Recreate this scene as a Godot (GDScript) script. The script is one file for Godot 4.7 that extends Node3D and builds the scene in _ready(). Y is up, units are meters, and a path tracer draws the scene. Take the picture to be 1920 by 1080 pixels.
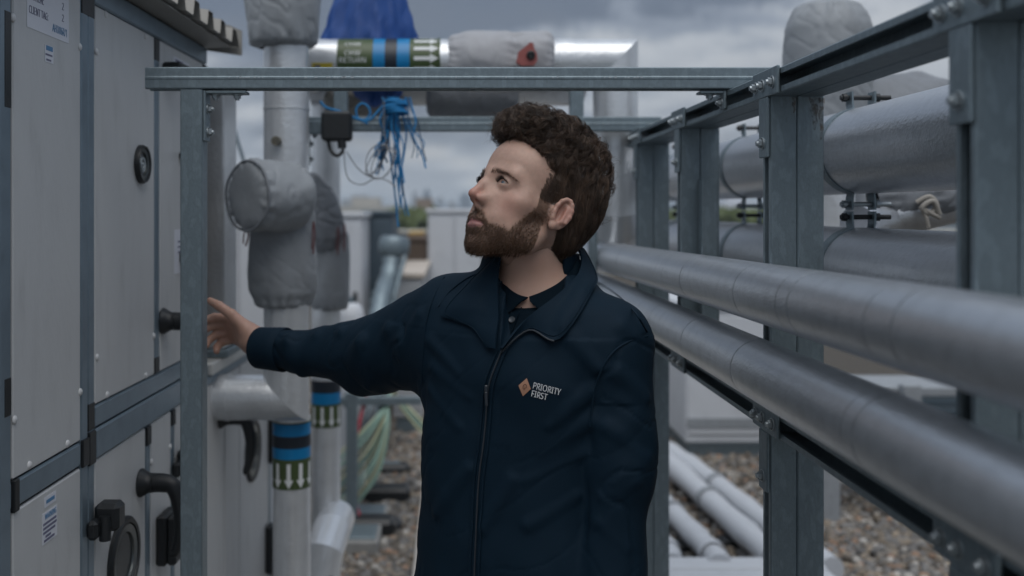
extends Node3D
# A technician on a roof between an air handling unit and an insulated pipe rack.
# Camera frame: principal point (CX, CY) and focal length F in pixels of the 1920 x 1080 photograph; H is the eye height.
const F := 1867.0
const CX := 850.0
const CY := 395.0
const H := 1.62

class Geo:
	var v := PackedVector3Array()
	var n := PackedVector3Array()
	var u := PackedVector2Array()
	var c := PackedColorArray()
	var ix := PackedInt32Array()
	var col := Color.WHITE
	func pt(p: Vector3, nn: Vector3, uv := Vector2.ZERO) -> int:
		v.append(p)
		n.append(nn)
		u.append(uv)
		c.append(col)
		return v.size() - 1
	func tri(a: int, b: int, d: int) -> void:
		var g := (v[d] - v[a]).cross(v[b] - v[a])
		if g.dot(n[a] + n[b] + n[d]) < 0.0:
			ix.append_array(PackedInt32Array([a, d, b]))
		else:
			ix.append_array(PackedInt32Array([a, b, d]))
	func quad(a: int, b: int, d: int, e: int) -> void:
		tri(a, b, d)
		tri(a, d, e)
	func face(ps: Array, out: Vector3, uvs := []) -> void:
		var nn: Vector3 = (ps[2] - ps[0]).cross(ps[1] - ps[0])
		nn = nn.normalized()
		if nn.dot(out) < 0.0:
			nn = -nn
		var f := v.size()
		for i in ps.size():
			pt(ps[i], nn, uvs[i] if uvs.size() else Vector2(i % 2, i / 2))
		for i in range(1, ps.size() - 1):
			tri(f, f + i, f + i + 1)
	func box(t: Transform3D, s: Vector3, b := 0.0) -> void:
		var hs := s * 0.5
		b = minf(b, minf(hs.x, minf(hs.y, hs.z)) * 0.9)
		for a in 3:
			for sg in [-1.0, 1.0]:
				var ps := []
				for q in [[-1, -1], [1, -1], [1, 1], [-1, 1]]:
					var p := Vector3.ZERO
					p[a] = sg * hs[a]
					p[(a + 1) % 3] = q[0] * (hs[(a + 1) % 3] - b)
					p[(a + 2) % 3] = q[1] * (hs[(a + 2) % 3] - b)
					ps.append(t * p)
				var o := Vector3.ZERO
				o[a] = sg
				face(ps, t.basis * o)
		if b <= 0.0:
			return
		for a in 3:
			var e := (a + 1) % 3
			var f := (a + 2) % 3
			for s1 in [-1.0, 1.0]:
				for s2 in [-1.0, 1.0]:
					var ps := []
					for k in [[0, -1], [0, 1], [1, 1], [1, -1]]:
						var p := Vector3.ZERO
						p[a] = k[1] * (hs[a] - b)
						p[e] = s1 * (hs[e] - (0.0 if k[0] == 0 else b))
						p[f] = s2 * (hs[f] - (b if k[0] == 0 else 0.0))
						ps.append(t * p)
					var o := Vector3.ZERO
					o[e] = s1
					o[f] = s2
					face(ps, t.basis * o)
		for sx in [-1.0, 1.0]:
			for sy in [-1.0, 1.0]:
				for sz in [-1.0, 1.0]:
					var q := Vector3(sx, sy, sz)
					face([t * (q * Vector3(hs.x, hs.y - b, hs.z - b)), t * (q * Vector3(hs.x - b, hs.y, hs.z - b)), t * (q * Vector3(hs.x - b, hs.y - b, hs.z))], t.basis * q)
	func bx(x0: float, x1: float, y0: float, y1: float, z0: float, z1: float, b := 0.0) -> void:
		box(Transform3D(Basis(), Vector3((x0 + x1) / 2, (y0 + y1) / 2, (z0 + z1) / 2)), Vector3(absf(x1 - x0), absf(y1 - y0), absf(z1 - z0)), b)
	func tube(path: Array, rad, seg := 12, caps := true, closed := false, start := 0.0) -> void:
		var m := path.size()
		var side := Vector3.ZERO
		var rows := []
		var run := 0.0
		for i in m:
			var p: Vector3 = path[i]
			var before: Vector3 = path[(i - 1 + m) % m] if closed else path[maxi(i - 1, 0)]
			var after: Vector3 = path[(i + 1) % m] if closed else path[mini(i + 1, m - 1)]
			var dir := (after - before).normalized()
			if side == Vector3.ZERO:
				side = dir.cross(Vector3.UP if absf(dir.y) < 0.9 else Vector3.RIGHT).normalized()
				side = side.rotated(dir, start)
			side = (side - dir * side.dot(dir)).normalized()
			var up := dir.cross(side)
			var r: float = rad[i] if rad is Array else rad
			if i > 0:
				run += p.distance_to(path[i - 1])
			var row := []
			for k in seg + 1:
				var a := TAU * k / seg
				var o := side * cos(a) + up * sin(a)
				row.append(pt(p + o * r, o, Vector2(float(k) / seg, run)))
			rows.append(row)
		for i in (m if closed else m - 1):
			for k in seg:
				quad(rows[i][k], rows[i][k + 1], rows[(i + 1) % m][k + 1], rows[(i + 1) % m][k])
		if caps and not closed:
			for e in 2:
				var i := 0 if e == 0 else m - 1
				var out: Vector3 = (path[0] - path[1]).normalized() if e == 0 else (path[m - 1] - path[m - 2]).normalized()
				var f := pt(path[i], out)
				var g := []
				for k in seg:
					g.append(pt(v[rows[i][k]], out))
				for k in seg:
					tri(f, g[k], g[(k + 1) % seg])
	func lathe(t: Transform3D, prof: Array, seg := 24) -> void:
		# prof: Vector2(radius, height along the local y axis); corners sharper than about 40 degrees stay sharp
		var m := prof.size()
		var nrm := []
		for i in m - 1:
			var e: Vector2 = prof[i + 1] - prof[i]
			nrm.append(Vector2(e.y, -e.x).normalized())
		for i in m - 1:
			var na: Vector2 = nrm[i]
			var nb: Vector2 = nrm[i]
			if i > 0 and nrm[i - 1].dot(nrm[i]) > 0.72:
				na = (nrm[i - 1] + nrm[i]).normalized()
			if i < m - 2 and nrm[i + 1].dot(nrm[i]) > 0.72:
				nb = (nrm[i + 1] + nrm[i]).normalized()
			var ra := []
			var rb := []
			for k in seg + 1:
				var a := TAU * k / seg
				var o := Vector3(cos(a), 0, sin(a))
				ra.append(pt(t * (o * prof[i].x + Vector3(0, prof[i].y, 0)), (t.basis * (o * na.x + Vector3(0, na.y, 0))).normalized(), Vector2(float(k) / seg, prof[i].y)))
				rb.append(pt(t * (o * prof[i + 1].x + Vector3(0, prof[i + 1].y, 0)), (t.basis * (o * nb.x + Vector3(0, nb.y, 0))).normalized(), Vector2(float(k) / seg, prof[i + 1].y)))
			for k in seg:
				if prof[i].x > 1e-6:
					tri(ra[k], ra[k + 1], rb[k])
				if prof[i + 1].x > 1e-6:
					tri(rb[k], rb[k + 1], ra[k + 1])
	func extr(poly: PackedVector2Array, a: Vector3, b: Vector3, xd: Vector3, yd: Vector3) -> void:
		var m := poly.size()
		var area := 0.0
		for i in m:
			area += poly[i].cross(poly[(i + 1) % m])
		for i in m:
			var p := poly[i]
			var q := poly[(i + 1) % m]
			var e := (q - p) * signf(area)
			face([a + xd * p.x + yd * p.y, a + xd * q.x + yd * q.y, b + xd * q.x + yd * q.y, b + xd * p.x + yd * p.y], xd * e.y - yd * e.x)
		var ts := Geometry2D.triangulate_polygon(poly)
		for e in 2:
			var o: Vector3 = a if e == 0 else b
			var out := (a - b) if e == 0 else (b - a)
			for k in range(0, ts.size(), 3):
				var ps := []
				for j in 3:
					var p := poly[ts[k + j]]
					ps.append(o + xd * p.x + yd * p.y)
				face(ps, out)
	func sheet(rows: Array, thick := 0.0, out := Vector3.ZERO, uvs := true) -> void:
		# rows of points: a smooth surface, given a second side and rims when thick is set
		var a := rows.size()
		var b: int = rows[0].size()
		var nn := []
		for i in a:
			var r := []
			for j in b:
				var du: Vector3 = rows[mini(i + 1, a - 1)][j] - rows[maxi(i - 1, 0)][j]
				var dv: Vector3 = rows[i][mini(j + 1, b - 1)] - rows[i][maxi(j - 1, 0)]
				var q := du.cross(dv).normalized()
				r.append(q)
			nn.append(r)
		if out != Vector3.ZERO and nn[a / 2][b / 2].dot(out) < 0.0:
			for i in a:
				for j in b:
					nn[i][j] = -nn[i][j]
		for side in (2 if thick > 0.0 else 1):
			var f := v.size()
			var s := 1.0 if side == 0 else -1.0
			for i in a:
				for j in b:
					pt(rows[i][j] - (nn[i][j] * thick if side == 1 else Vector3.ZERO), nn[i][j] * s, Vector2(float(j) / (b - 1), float(i) / (a - 1)))
			for i in a - 1:
				for j in b - 1:
					quad(f + i * b + j, f + i * b + j + 1, f + (i + 1) * b + j + 1, f + (i + 1) * b + j)
		if thick > 0.0:
			var rim := []
			for j in b:
				rim.append([0, j])
			for i in range(1, a):
				rim.append([i, b - 1])
			for j in range(b - 2, -1, -1):
				rim.append([a - 1, j])
			for i in range(a - 2, 0, -1):
				rim.append([i, 0])
			var mid: Vector3 = rows[a / 2][b / 2]
			for k in rim.size():
				var p: Array = rim[k]
				var q: Array = rim[(k + 1) % rim.size()]
				var p0: Vector3 = rows[p[0]][p[1]]
				var q0: Vector3 = rows[q[0]][q[1]]
				if p0.distance_to(q0) < 1e-5:
					continue
				face([p0, q0, q0 - nn[q[0]][q[1]] * thick, p0 - nn[p[0]][p[1]] * thick], p0 - mid)
	func add(m: Mesh, t: Transform3D) -> void:
		for s in m.get_surface_count():
			var ar := m.surface_get_arrays(s)
			var f := v.size()
			for i in ar[Mesh.ARRAY_VERTEX].size():
				pt(t * ar[Mesh.ARRAY_VERTEX][i], (t.basis * ar[Mesh.ARRAY_NORMAL][i]).normalized())
			for i in ar[Mesh.ARRAY_INDEX]:
				ix.append(f + i)
	func mesh(off := Vector3.ZERO) -> ArrayMesh:
		var m := ArrayMesh.new()
		if ix.is_empty():
			return m
		var vv := v
		if off != Vector3.ZERO:
			vv = v.duplicate()
			for i in vv.size():
				vv[i] -= off
		var ar := []
		ar.resize(Mesh.ARRAY_MAX)
		ar[Mesh.ARRAY_VERTEX] = vv
		ar[Mesh.ARRAY_NORMAL] = n
		ar[Mesh.ARRAY_TEX_UV] = u
		ar[Mesh.ARRAY_COLOR] = c
		ar[Mesh.ARRAY_INDEX] = ix
		m.add_surface_from_arrays(Mesh.PRIMITIVE_TRIANGLES, ar)
		return m

class Field:
	# a distance field of tapered capsules and ellipsoids joined by a smooth minimum, meshed as surface nets
	var kind := PackedInt32Array()
	var a := PackedVector3Array()
	var b := PackedVector3Array()
	var r0 := PackedFloat32Array()
	var r1 := PackedFloat32Array()
	var kk := PackedFloat32Array()
	var inv: Array[Basis] = []
	var extra: Callable
	var has_extra := false
	func cap(p: Vector3, q: Vector3, ra: float, rb: float, k: float, cut := false) -> void:
		kind.append(1 if cut else 0)
		a.append(p)
		b.append(q - p if p != q else Vector3(0, 1e-5, 0))
		r0.append(ra)
		r1.append(rb)
		kk.append(k)
		inv.append(Basis())
	func ell(p: Vector3, rad: Vector3, k: float, turn := Basis(), cut := false) -> void:
		kind.append(3 if cut else 2)
		a.append(p)
		b.append(rad)
		r0.append(minf(rad.x, minf(rad.y, rad.z)))
		r1.append(0)
		kk.append(k)
		inv.append(turn.transposed())
	func at(p: Vector3) -> float:
		var d := 10.0
		for i in kind.size():
			var t := kind[i]
			var x: float
			if t < 2:
				var pa := p - a[i]
				var ba := b[i]
				var h := clampf(pa.dot(ba) / ba.length_squared(), 0.0, 1.0)
				x = (pa - ba * h).length() - lerpf(r0[i], r1[i], h)
			else:
				var q := (inv[i] * (p - a[i])) / b[i]
				var l := q.length()
				var g := (q / b[i]).length()
				x = l * (l - 1.0) / g if g > 1e-9 else -r0[i]
			var k := kk[i]
			if t & 1:
				x = -x
				var h2 := maxf(k - absf(d - x), 0.0) / k
				d = maxf(d, x) + h2 * h2 * k * 0.25
			else:
				if x > d + k:
					continue
				var h3 := maxf(k - absf(d - x), 0.0) / k
				d = minf(d, x) - h3 * h3 * k * 0.25
		return extra.call(p, d) if has_extra else d
	func grad(p: Vector3, e := 0.002) -> Vector3:
		return Vector3(at(p + Vector3(e, 0, 0)) - at(p - Vector3(e, 0, 0)), at(p + Vector3(0, e, 0)) - at(p - Vector3(0, e, 0)), at(p + Vector3(0, 0, e)) - at(p - Vector3(0, 0, e))).normalized()
	func hit(o: Vector3, dir: Vector3, far := 4.0) -> Vector3:
		var t := 0.0
		for i in 90:
			var d := at(o + dir * t)
			if d < 0.0004:
				break
			t += d * 0.75
			if t > far:
				break
		return o + dir * t
	func net(g: Geo, cell: float, seeds: Array, bound: AABB, paint = null) -> void:
		var val := {}
		var cells := {}
		var todo: Array[Vector3i] = []
		var seen := {}
		for s in seeds:
			var o: Vector3i = Vector3i((s / cell).floor())
			for k in 400:
				var q := o + Vector3i(k, 0, 0)
				if not seen.has(q):
					var d0 := at(Vector3(q) * cell)
					var d1 := at(Vector3(q + Vector3i(1, 0, 0)) * cell)
					if (d0 < 0.0) != (d1 < 0.0):
						todo.append(q)
						seen[q] = true
						break
		var off: Array[Vector3i] = []
		for k in 8:
			off.append(Vector3i(k & 1, (k >> 1) & 1, (k >> 2) & 1))
		var edges := [[0, 1], [2, 3], [4, 5], [6, 7], [0, 2], [1, 3], [4, 6], [5, 7], [0, 4], [1, 5], [2, 6], [3, 7]]
		var sides := [[Vector3i(-1, 0, 0), [0, 2, 4, 6]], [Vector3i(1, 0, 0), [1, 3, 5, 7]], [Vector3i(0, -1, 0), [0, 1, 4, 5]], [Vector3i(0, 1, 0), [2, 3, 6, 7]], [Vector3i(0, 0, -1), [0, 1, 2, 3]], [Vector3i(0, 0, 1), [4, 5, 6, 7]]]
		var w := PackedFloat32Array()
		w.resize(8)
		while todo.size():
			var q: Vector3i = todo.pop_back()
			var neg := 0
			for k in 8:
				var o := q + off[k]
				var d = val.get(o)
				if d == null:
					d = at(Vector3(o) * cell)
					val[o] = d
				w[k] = d
				if d < 0.0:
					neg += 1
			if neg == 0 or neg == 8:
				continue
			var sum := Vector3.ZERO
			var cnt := 0
			for e in edges:
				var x := w[e[0]]
				var y := w[e[1]]
				if (x < 0.0) != (y < 0.0):
					sum += Vector3(off[e[0]]).lerp(Vector3(off[e[1]]), x / (x - y))
					cnt += 1
			var p := (Vector3(q) + sum / cnt) * cell
			var nn := Vector3(w[1] + w[3] + w[5] + w[7] - w[0] - w[2] - w[4] - w[6], w[2] + w[3] + w[6] + w[7] - w[0] - w[1] - w[4] - w[5], w[4] + w[5] + w[6] + w[7] - w[0] - w[1] - w[2] - w[3]).normalized()
			if paint != null:
				g.col = paint.call(p, nn)
			cells[q] = g.pt(p, nn)
			for s in sides:
				var same := 0
				for k in s[1]:
					if w[k] < 0.0:
						same += 1
				if same > 0 and same < 4:
					var nb: Vector3i = q + s[0]
					if not seen.has(nb) and bound.has_point(Vector3(nb) * cell):
						seen[nb] = true
						todo.append(nb)
		var ax := [[Vector3i(1, 0, 0), Vector3i(0, 1, 0), Vector3i(0, 0, 1)], [Vector3i(0, 1, 0), Vector3i(0, 0, 1), Vector3i(1, 0, 0)], [Vector3i(0, 0, 1), Vector3i(1, 0, 0), Vector3i(0, 1, 0)]]
		for q in cells:
			for e in ax:
				if (val[q] < 0.0) == (val[q + e[0]] < 0.0):
					continue
				var c1 = cells.get(q - e[1])
				var c2 = cells.get(q - e[1] - e[2])
				var c3 = cells.get(q - e[2])
				if c1 != null and c2 != null and c3 != null:
					g.quad(cells[q], c1, c2, c3)
		g.col = Color.WHITE

var org := {}
var taken := {}

func P(px: float, py: float, d: float) -> Vector3:
	return Vector3((px - CX) * d / F, H - (py - CY) * d / F, -d)

func numbered(called: String) -> String:
	taken[called] = taken.get(called, 0) + 1
	return called if taken[called] == 1 else "%s_%03d" % [called, taken[called] - 1]

func thing(called: String, label: String, category: String, at := Vector3.ZERO, group := "", xf = null) -> Node3D:
	var o := Node3D.new()
	o.name = numbered(called)
	add_child(o)
	o.position = at
	org[o] = at
	if xf != null:
		o.transform = xf
		org[o] = Vector3.ZERO
	tag(o, label, category, group)
	return o

func tag(o: Node3D, label: String, category: String, group := "") -> void:
	o.set_meta("label", label)
	o.set_meta("category", category)
	if group:
		o.set_meta("group", group)

func mk(parent: Node3D, called: String, g: Geo, m: Material) -> MeshInstance3D:
	var o := MeshInstance3D.new()
	o.mesh = g.mesh(org.get(parent, Vector3.ZERO))
	o.material_override = m
	if parent == self:
		o.name = numbered(called)
	else:
		o.name = called
	org[o] = org.get(parent, Vector3.ZERO)
	parent.add_child(o, true)
	return o

func inst(parent: Node3D, called: String, mesh: Mesh, m: Material, t: Transform3D) -> MeshInstance3D:
	var o := MeshInstance3D.new()
	o.mesh = mesh
	o.material_override = m
	o.name = called
	t.origin -= org.get(parent, Vector3.ZERO)
	o.transform = t
	parent.add_child(o, true)
	return o

func struct(called: String, g: Geo, m: Material, label := "") -> MeshInstance3D:
	var o := mk(self, called, g, m)
	o.set_meta("kind", "structure")
	if label:
		o.set_meta("label", label)
	return o

func ramp(cs: Array) -> Gradient:
	var r := Gradient.new()
	var offs := PackedFloat32Array()
	var cols := PackedColorArray()
	for i in cs.size():
		offs.append(float(i) / (cs.size() - 1))
		cols.append(cs[i])
	r.offsets = offs
	r.colors = cols
	return r

func ntex(seed_: int, freq: float, cs: Array, type := FastNoiseLite.TYPE_SIMPLEX_SMOOTH, size := 512, bump := 0.0, oct := 4) -> NoiseTexture2D:
	var f := FastNoiseLite.new()
	f.noise_type = type
	f.seed = seed_
	f.frequency = freq
	f.fractal_octaves = oct
	var t := NoiseTexture2D.new()
	t.width = size
	t.height = size
	t.seamless = true
	t.noise = f
	if bump > 0.0:
		t.as_normal_map = true
		t.bump_strength = bump
	elif cs.size():
		t.color_ramp = ramp(cs)
	return t

func lin(r: float, g: float, b: float) -> Color:
	return Color(r, g, b).linear_to_srgb()

func mat(c: Color, rough := 0.6, metal := 0.0, tex: Texture2D = null, scale := 1.0, nrm: Texture2D = null, nstr := 1.0) -> StandardMaterial3D:
	var m := StandardMaterial3D.new()
	m.albedo_color = c
	m.roughness = rough
	m.metallic = metal
	if tex or nrm:
		m.uv1_triplanar = true
		m.uv1_world_triplanar = true
		m.uv1_scale = Vector3.ONE * scale
	if tex:
		m.albedo_texture = tex
	if nrm:
		m.normal_enabled = true
		m.normal_texture = nrm
		m.normal_scale = nstr
	return m

func grey(x: float) -> Color:
	return Color(x, x, x)

func smooth_path(ps: Array, per := 6) -> Array:
	var out := []
	for i in ps.size() - 1:
		var p0: Vector3 = ps[maxi(i - 1, 0)]
		var p1: Vector3 = ps[i]
		var p2: Vector3 = ps[i + 1]
		var p3: Vector3 = ps[mini(i + 2, ps.size() - 1)]
		for k in per:
			out.append(p1.cubic_interpolate(p2, p0, p3, float(k) / per))
	out.append(ps[-1])
	return out

func along(dir: Vector3, at: Vector3) -> Transform3D:
	# a transform whose y axis is dir
	var y := dir.normalized()
	var x := y.cross(Vector3.UP if absf(y.y) < 0.95 else Vector3.RIGHT).normalized()
	return Transform3D(Basis(x, y, x.cross(y)), at)

func lettering(text: String, size: float, depth := 0.0005, wide := 1.0) -> ArrayMesh:
	var t := TextMesh.new()
	var f := SystemFont.new()
	f.font_names = PackedStringArray(["Droid Sans"])
	t.font = f
	t.text = text
	t.font_size = 32
	t.pixel_size = size / 23.0
	t.depth = depth
	t.curve_step = 2.0
	var g := Geo.new()
	g.add(t, Transform3D(Basis.from_scale(Vector3(wide, 1, 1)), Vector3.ZERO))
	return g.mesh()

var M := {}

func _ready() -> void:
	# camera
	var cam := Camera3D.new()
	cam.name = "camera"
	cam.projection = Camera3D.PROJECTION_FRUSTUM
	cam.near = 0.1
	cam.far = 9000.0
	cam.size = cam.near * 1080.0 / F
	cam.frustum_offset = Vector2((960.0 - CX) / F, -(540.0 - CY) / F) * cam.near
	cam.position = Vector3(0, H, 0)
	var lens := CameraAttributesPhysical.new()
	lens.frustum_focal_length = 35.0
	lens.exposure_aperture = 2.6
	lens.frustum_focus_distance = 1.66
	cam.attributes = lens
	add_child(cam)
	cam.projection = Camera3D.PROJECTION_FRUSTUM
	cam.near = 0.1
	cam.far = 9000.0
	cam.size = cam.near * 1080.0 / F
	cam.frustum_offset = Vector2((960.0 - CX) / F, -(540.0 - CY) / F) * cam.near
	# sky, haze and sun
	var env := Environment.new()
	env.tonemap_mode = Environment.TONE_MAPPER_LINEAR
	env.tonemap_exposure = 1.22
	env.background_mode = Environment.BG_SKY
	var sky := Sky.new()
	var pano := PanoramaSkyMaterial.new()
	pano.panorama = ImageTexture.create_from_image(cloudy_sky())
	sky.sky_material = pano
	env.sky = sky
	env.sky_rotation = Vector3(0, 4.71, 0)
	env.sdfgi_enabled = true
	env.ssao_enabled = true
	env.ssil_enabled = true
	env.fog_enabled = true
	env.fog_density = 0.0009
	env.fog_light_color = lin(0.60, 0.68, 0.76)
	var we := WorldEnvironment.new()
	we.name = "world_environment"
	we.environment = env
	add_child(we)
	var sun := DirectionalLight3D.new()
	sun.name = "sun"
	sun.light_energy = 0.4
	sun.light_color = Color(1.0, 0.985, 0.965)
	sun.light_angular_distance = 55.0
	sun.shadow_enabled = true
	add_child(sun)
	sun.look_at_from_position(Vector3(0.2, 8, 4.2), Vector3.ZERO)
	materials()
	setting()
	air_handling_unit()
	support_frame()
	rack_pipes()
	jackets_behind_rack()
	riser_pipes()
	top_pipe()
	ropes_and_boxes()
	cable_ladder()
	far_plant()
	person()

func cloudy_sky() -> Image:
	var w := 1536
	var h := 768
	var im := Image.create(w, h, false, Image.FORMAT_RGBF)
	var f := FastNoiseLite.new()
	f.seed = 11
	f.noise_type = FastNoiseLite.TYPE_SIMPLEX_SMOOTH
	f.frequency = 0.9
	f.fractal_octaves = 5
	f.domain_warp_enabled = true
	f.domain_warp_amplitude = 0.35
	f.domain_warp_frequency = 1.1
	var f2 := FastNoiseLite.new()
	f2.seed = 4
	f2.frequency = 2.6
	f2.fractal_octaves = 5
	var dark := Vector3(0.066, 0.083, 0.112)
	var mid := Vector3(0.120, 0.141, 0.175)
	var pale := Vector3(0.225, 0.242, 0.265)
	var low := Vector3(0.36, 0.39, 0.42)
	var cream := Vector3(0.43, 0.425, 0.405)
	for y in h:
		var el := PI / 2 - PI * (y + 0.5) / h
		var sy := sin(el)
		var cy := cos(el)
		for x in w:
			if el < -0.03:
				im.set_pixel(x, y, Color(0.20, 0.22, 0.24))
				continue
			var az := TAU * (x + 0.5) / w
			# clouds lie in flat layers: look the noise up where the ray meets a layer overhead
			var k := 1.0 / (maxf(sy, 0.0) + 0.22)
			var q := Vector3(cos(az) * cy * k, 0.7 * k, sin(az) * cy * k)
			var a := clampf(f.get_noise_3dv(q * 0.8) * 1.7 + 0.5, 0.0, 1.0)
			var b := clampf(f2.get_noise_3dv(q * 0.9 + Vector3(9, 0, 0)) * 0.9 + 0.5, 0.0, 1.0)
			var c := dark.lerp(mid, smoothstep(0.15, 0.55, a)).lerp(pale, smoothstep(0.5, 0.95, a * 0.75 + b * 0.3))
			var hz := pow(1.0 - clampf(sy, 0.0, 1.0), 15.0)
			c = c.lerp(low.lerp(cream, smoothstep(0.55, 0.8, b) * 0.7).lerp(mid, smoothstep(0.6, 0.35, b) * 0.35), hz * 0.85)
			# an overcast sky grows about three times brighter towards the zenith
			c *= 1.33 * (1.0 + 1.7 * maxf(sy, 0.0))
			im.set_pixel(x, y, Color(c.x, c.y, c.z))
	return im

func materials() -> void:
	var spangle := ntex(3, 0.045, [grey(0.84), grey(0.96), grey(0.90), grey(1.0)], FastNoiseLite.TYPE_CELLULAR, 512, 0.0, 2)
	var blotch := ntex(5, 0.012, [grey(0.92), grey(0.97), grey(1.0), grey(0.95)], FastNoiseLite.TYPE_SIMPLEX_SMOOTH, 512, 0.0, 5)
	var fine := ntex(6, 0.09, [], FastNoiseLite.TYPE_SIMPLEX_SMOOTH, 512, 2.0, 3)
	var hammer := ntex(8, 0.05, [], FastNoiseLite.TYPE_CELLULAR, 512, 3.5, 2)
	var weave := ntex(9, 0.2, [], FastNoiseLite.TYPE_SIMPLEX, 512, 3.0, 2)
	var dirt := ntex(12, 0.008, [grey(0.93), grey(0.985), grey(1.0), grey(0.99), grey(0.955)], FastNoiseLite.TYPE_SIMPLEX_SMOOTH, 512, 0.0, 6)
	M.blotch = blotch
	M.fine = fine
	M.weave = weave
	M.galv = mat(lin(0.225, 0.28, 0.31), 0.46, 0.6, ntex(14, 0.014, [grey(0.86), grey(0.95), grey(0.91), grey(1.0), grey(0.94)], FastNoiseLite.TYPE_SIMPLEX_SMOOTH, 512, 0.0, 6), 5.0, fine, 0.2)
	M.galv.uv1_scale = Vector3(6.0, 2.6, 6.0)
	M.bolt = mat(lin(0.40, 0.44, 0.46), 0.45, 0.8)
	M.foil = mat(lin(0.56, 0.585, 0.615), 0.33, 0.82, blotch, 4.0, fine, 0.6)
	M.hammer = mat(lin(0.56, 0.58, 0.61), 0.33, 0.8, blotch, 7.0, hammer, 0.7)
	M.pipe = mat(lin(0.72, 0.74, 0.76), 0.32, 0.55, blotch, 1.2, fine, 0.25)
	M.seam = mat(lin(0.10, 0.11, 0.12), 0.5, 0.5)
	M.panel = mat(lin(0.54, 0.545, 0.545), 0.48, 0.0, dirt, 0.7, fine, 0.08)
	M.panel.uv1_scale = Vector3(2.2, 0.6, 2.2)
	M.alu = mat(lin(0.21, 0.27, 0.32), 0.42, 0.5, blotch, 2.0)
	M.black = mat(lin(0.012, 0.014, 0.016), 0.45, 0.0, null, 1.0, fine, 0.1)
	M.cap = mat(lin(0.62, 0.62, 0.62), 0.35)
	M.paper = mat(lin(0.68, 0.69, 0.74), 0.55)
	M.ink = mat(lin(0.16, 0.16, 0.24), 0.7)
	M.inkblue = mat(lin(0.10, 0.24, 0.42), 0.7)
	M.roof = mat(lin(0.30, 0.29, 0.27), 0.6, 0.25, dirt, 1.3)
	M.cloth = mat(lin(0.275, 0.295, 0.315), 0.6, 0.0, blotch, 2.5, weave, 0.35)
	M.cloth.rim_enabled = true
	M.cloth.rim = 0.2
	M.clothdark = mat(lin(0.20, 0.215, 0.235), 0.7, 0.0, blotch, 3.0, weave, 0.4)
	M.string = mat(lin(0.16, 0.06, 0.06), 0.8)
	M.white = mat(lin(0.56, 0.58, 0.61), 0.5, 0.0, dirt, 0.6)
	M.whitelag = mat(lin(0.50, 0.52, 0.55), 0.45, 0.0, dirt, 1.6, fine, 0.3)
	M.concrete = mat(lin(0.30, 0.30, 0.29), 0.9, 0.0, blotch, 1.5, fine, 0.5)
	M.slab = mat(lin(0.46, 0.43, 0.39), 0.85, 0.0, blotch, 1.7, fine, 0.5)
	M.green = mat(lin(0.055, 0.085, 0.028), 0.4)
	M.bandblue = mat(lin(0.0, 0.19, 0.44), 0.35)
	M.bandblack = mat(lin(0.012, 0.018, 0.028), 0.4)
	M.arrow = mat(lin(0.72, 0.74, 0.74), 0.5)
	M.yellow = mat(lin(0.62, 0.47, 0.04), 0.5)
	M.bluebag = mat(lin(0.006, 0.060, 0.26), 0.55, 0.0, blotch, 3.0, weave, 0.5)
	M.rope = mat(lin(0.01, 0.19, 0.44), 0.7)
	M.rope2 = mat(lin(0.02, 0.07, 0.14), 0.7)
	M.wire = mat(lin(0.20, 0.21, 0.22), 0.6)
	M.red = mat(lin(0.42, 0.03, 0.05), 0.45)
	M.valve = mat(lin(0.30, 0.085, 0.075), 0.5)
	M.cgreen = mat(lin(0.27, 0.41, 0.34), 0.5)
	M.cyel = mat(lin(0.46, 0.48, 0.32), 0.5)
	M.slate = mat(lin(0.075, 0.105, 0.13), 0.5, 0.2, blotch, 0.8)
	M.rust = mat(lin(0.21, 0.215, 0.205), 0.8, 0.1, ntex(21, 0.03, [Color(0.5, 0.55, 0.6), Color(0.9, 0.85, 0.75), Color(0.6, 0.62, 0.64), Color(1.0, 0.85, 0.65)], FastNoiseLite.TYPE_SIMPLEX_SMOOTH, 256), 9.0)
	M.streak = mat(lin(0.20, 0.135, 0.06), 0.8, 0.0, ntex(55, 0.02, [Color(1, 0.8, 0.6, 0.75), Color(0.8, 0.8, 0.8, 0.0), Color(0.9, 0.75, 0.5, 0.5), Color(0.9, 0.9, 0.9, 0.05)], FastNoiseLite.TYPE_SIMPLEX_SMOOTH, 256), 12.0)
	M.streak.transparency = BaseMaterial3D.TRANSPARENCY_ALPHA

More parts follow.
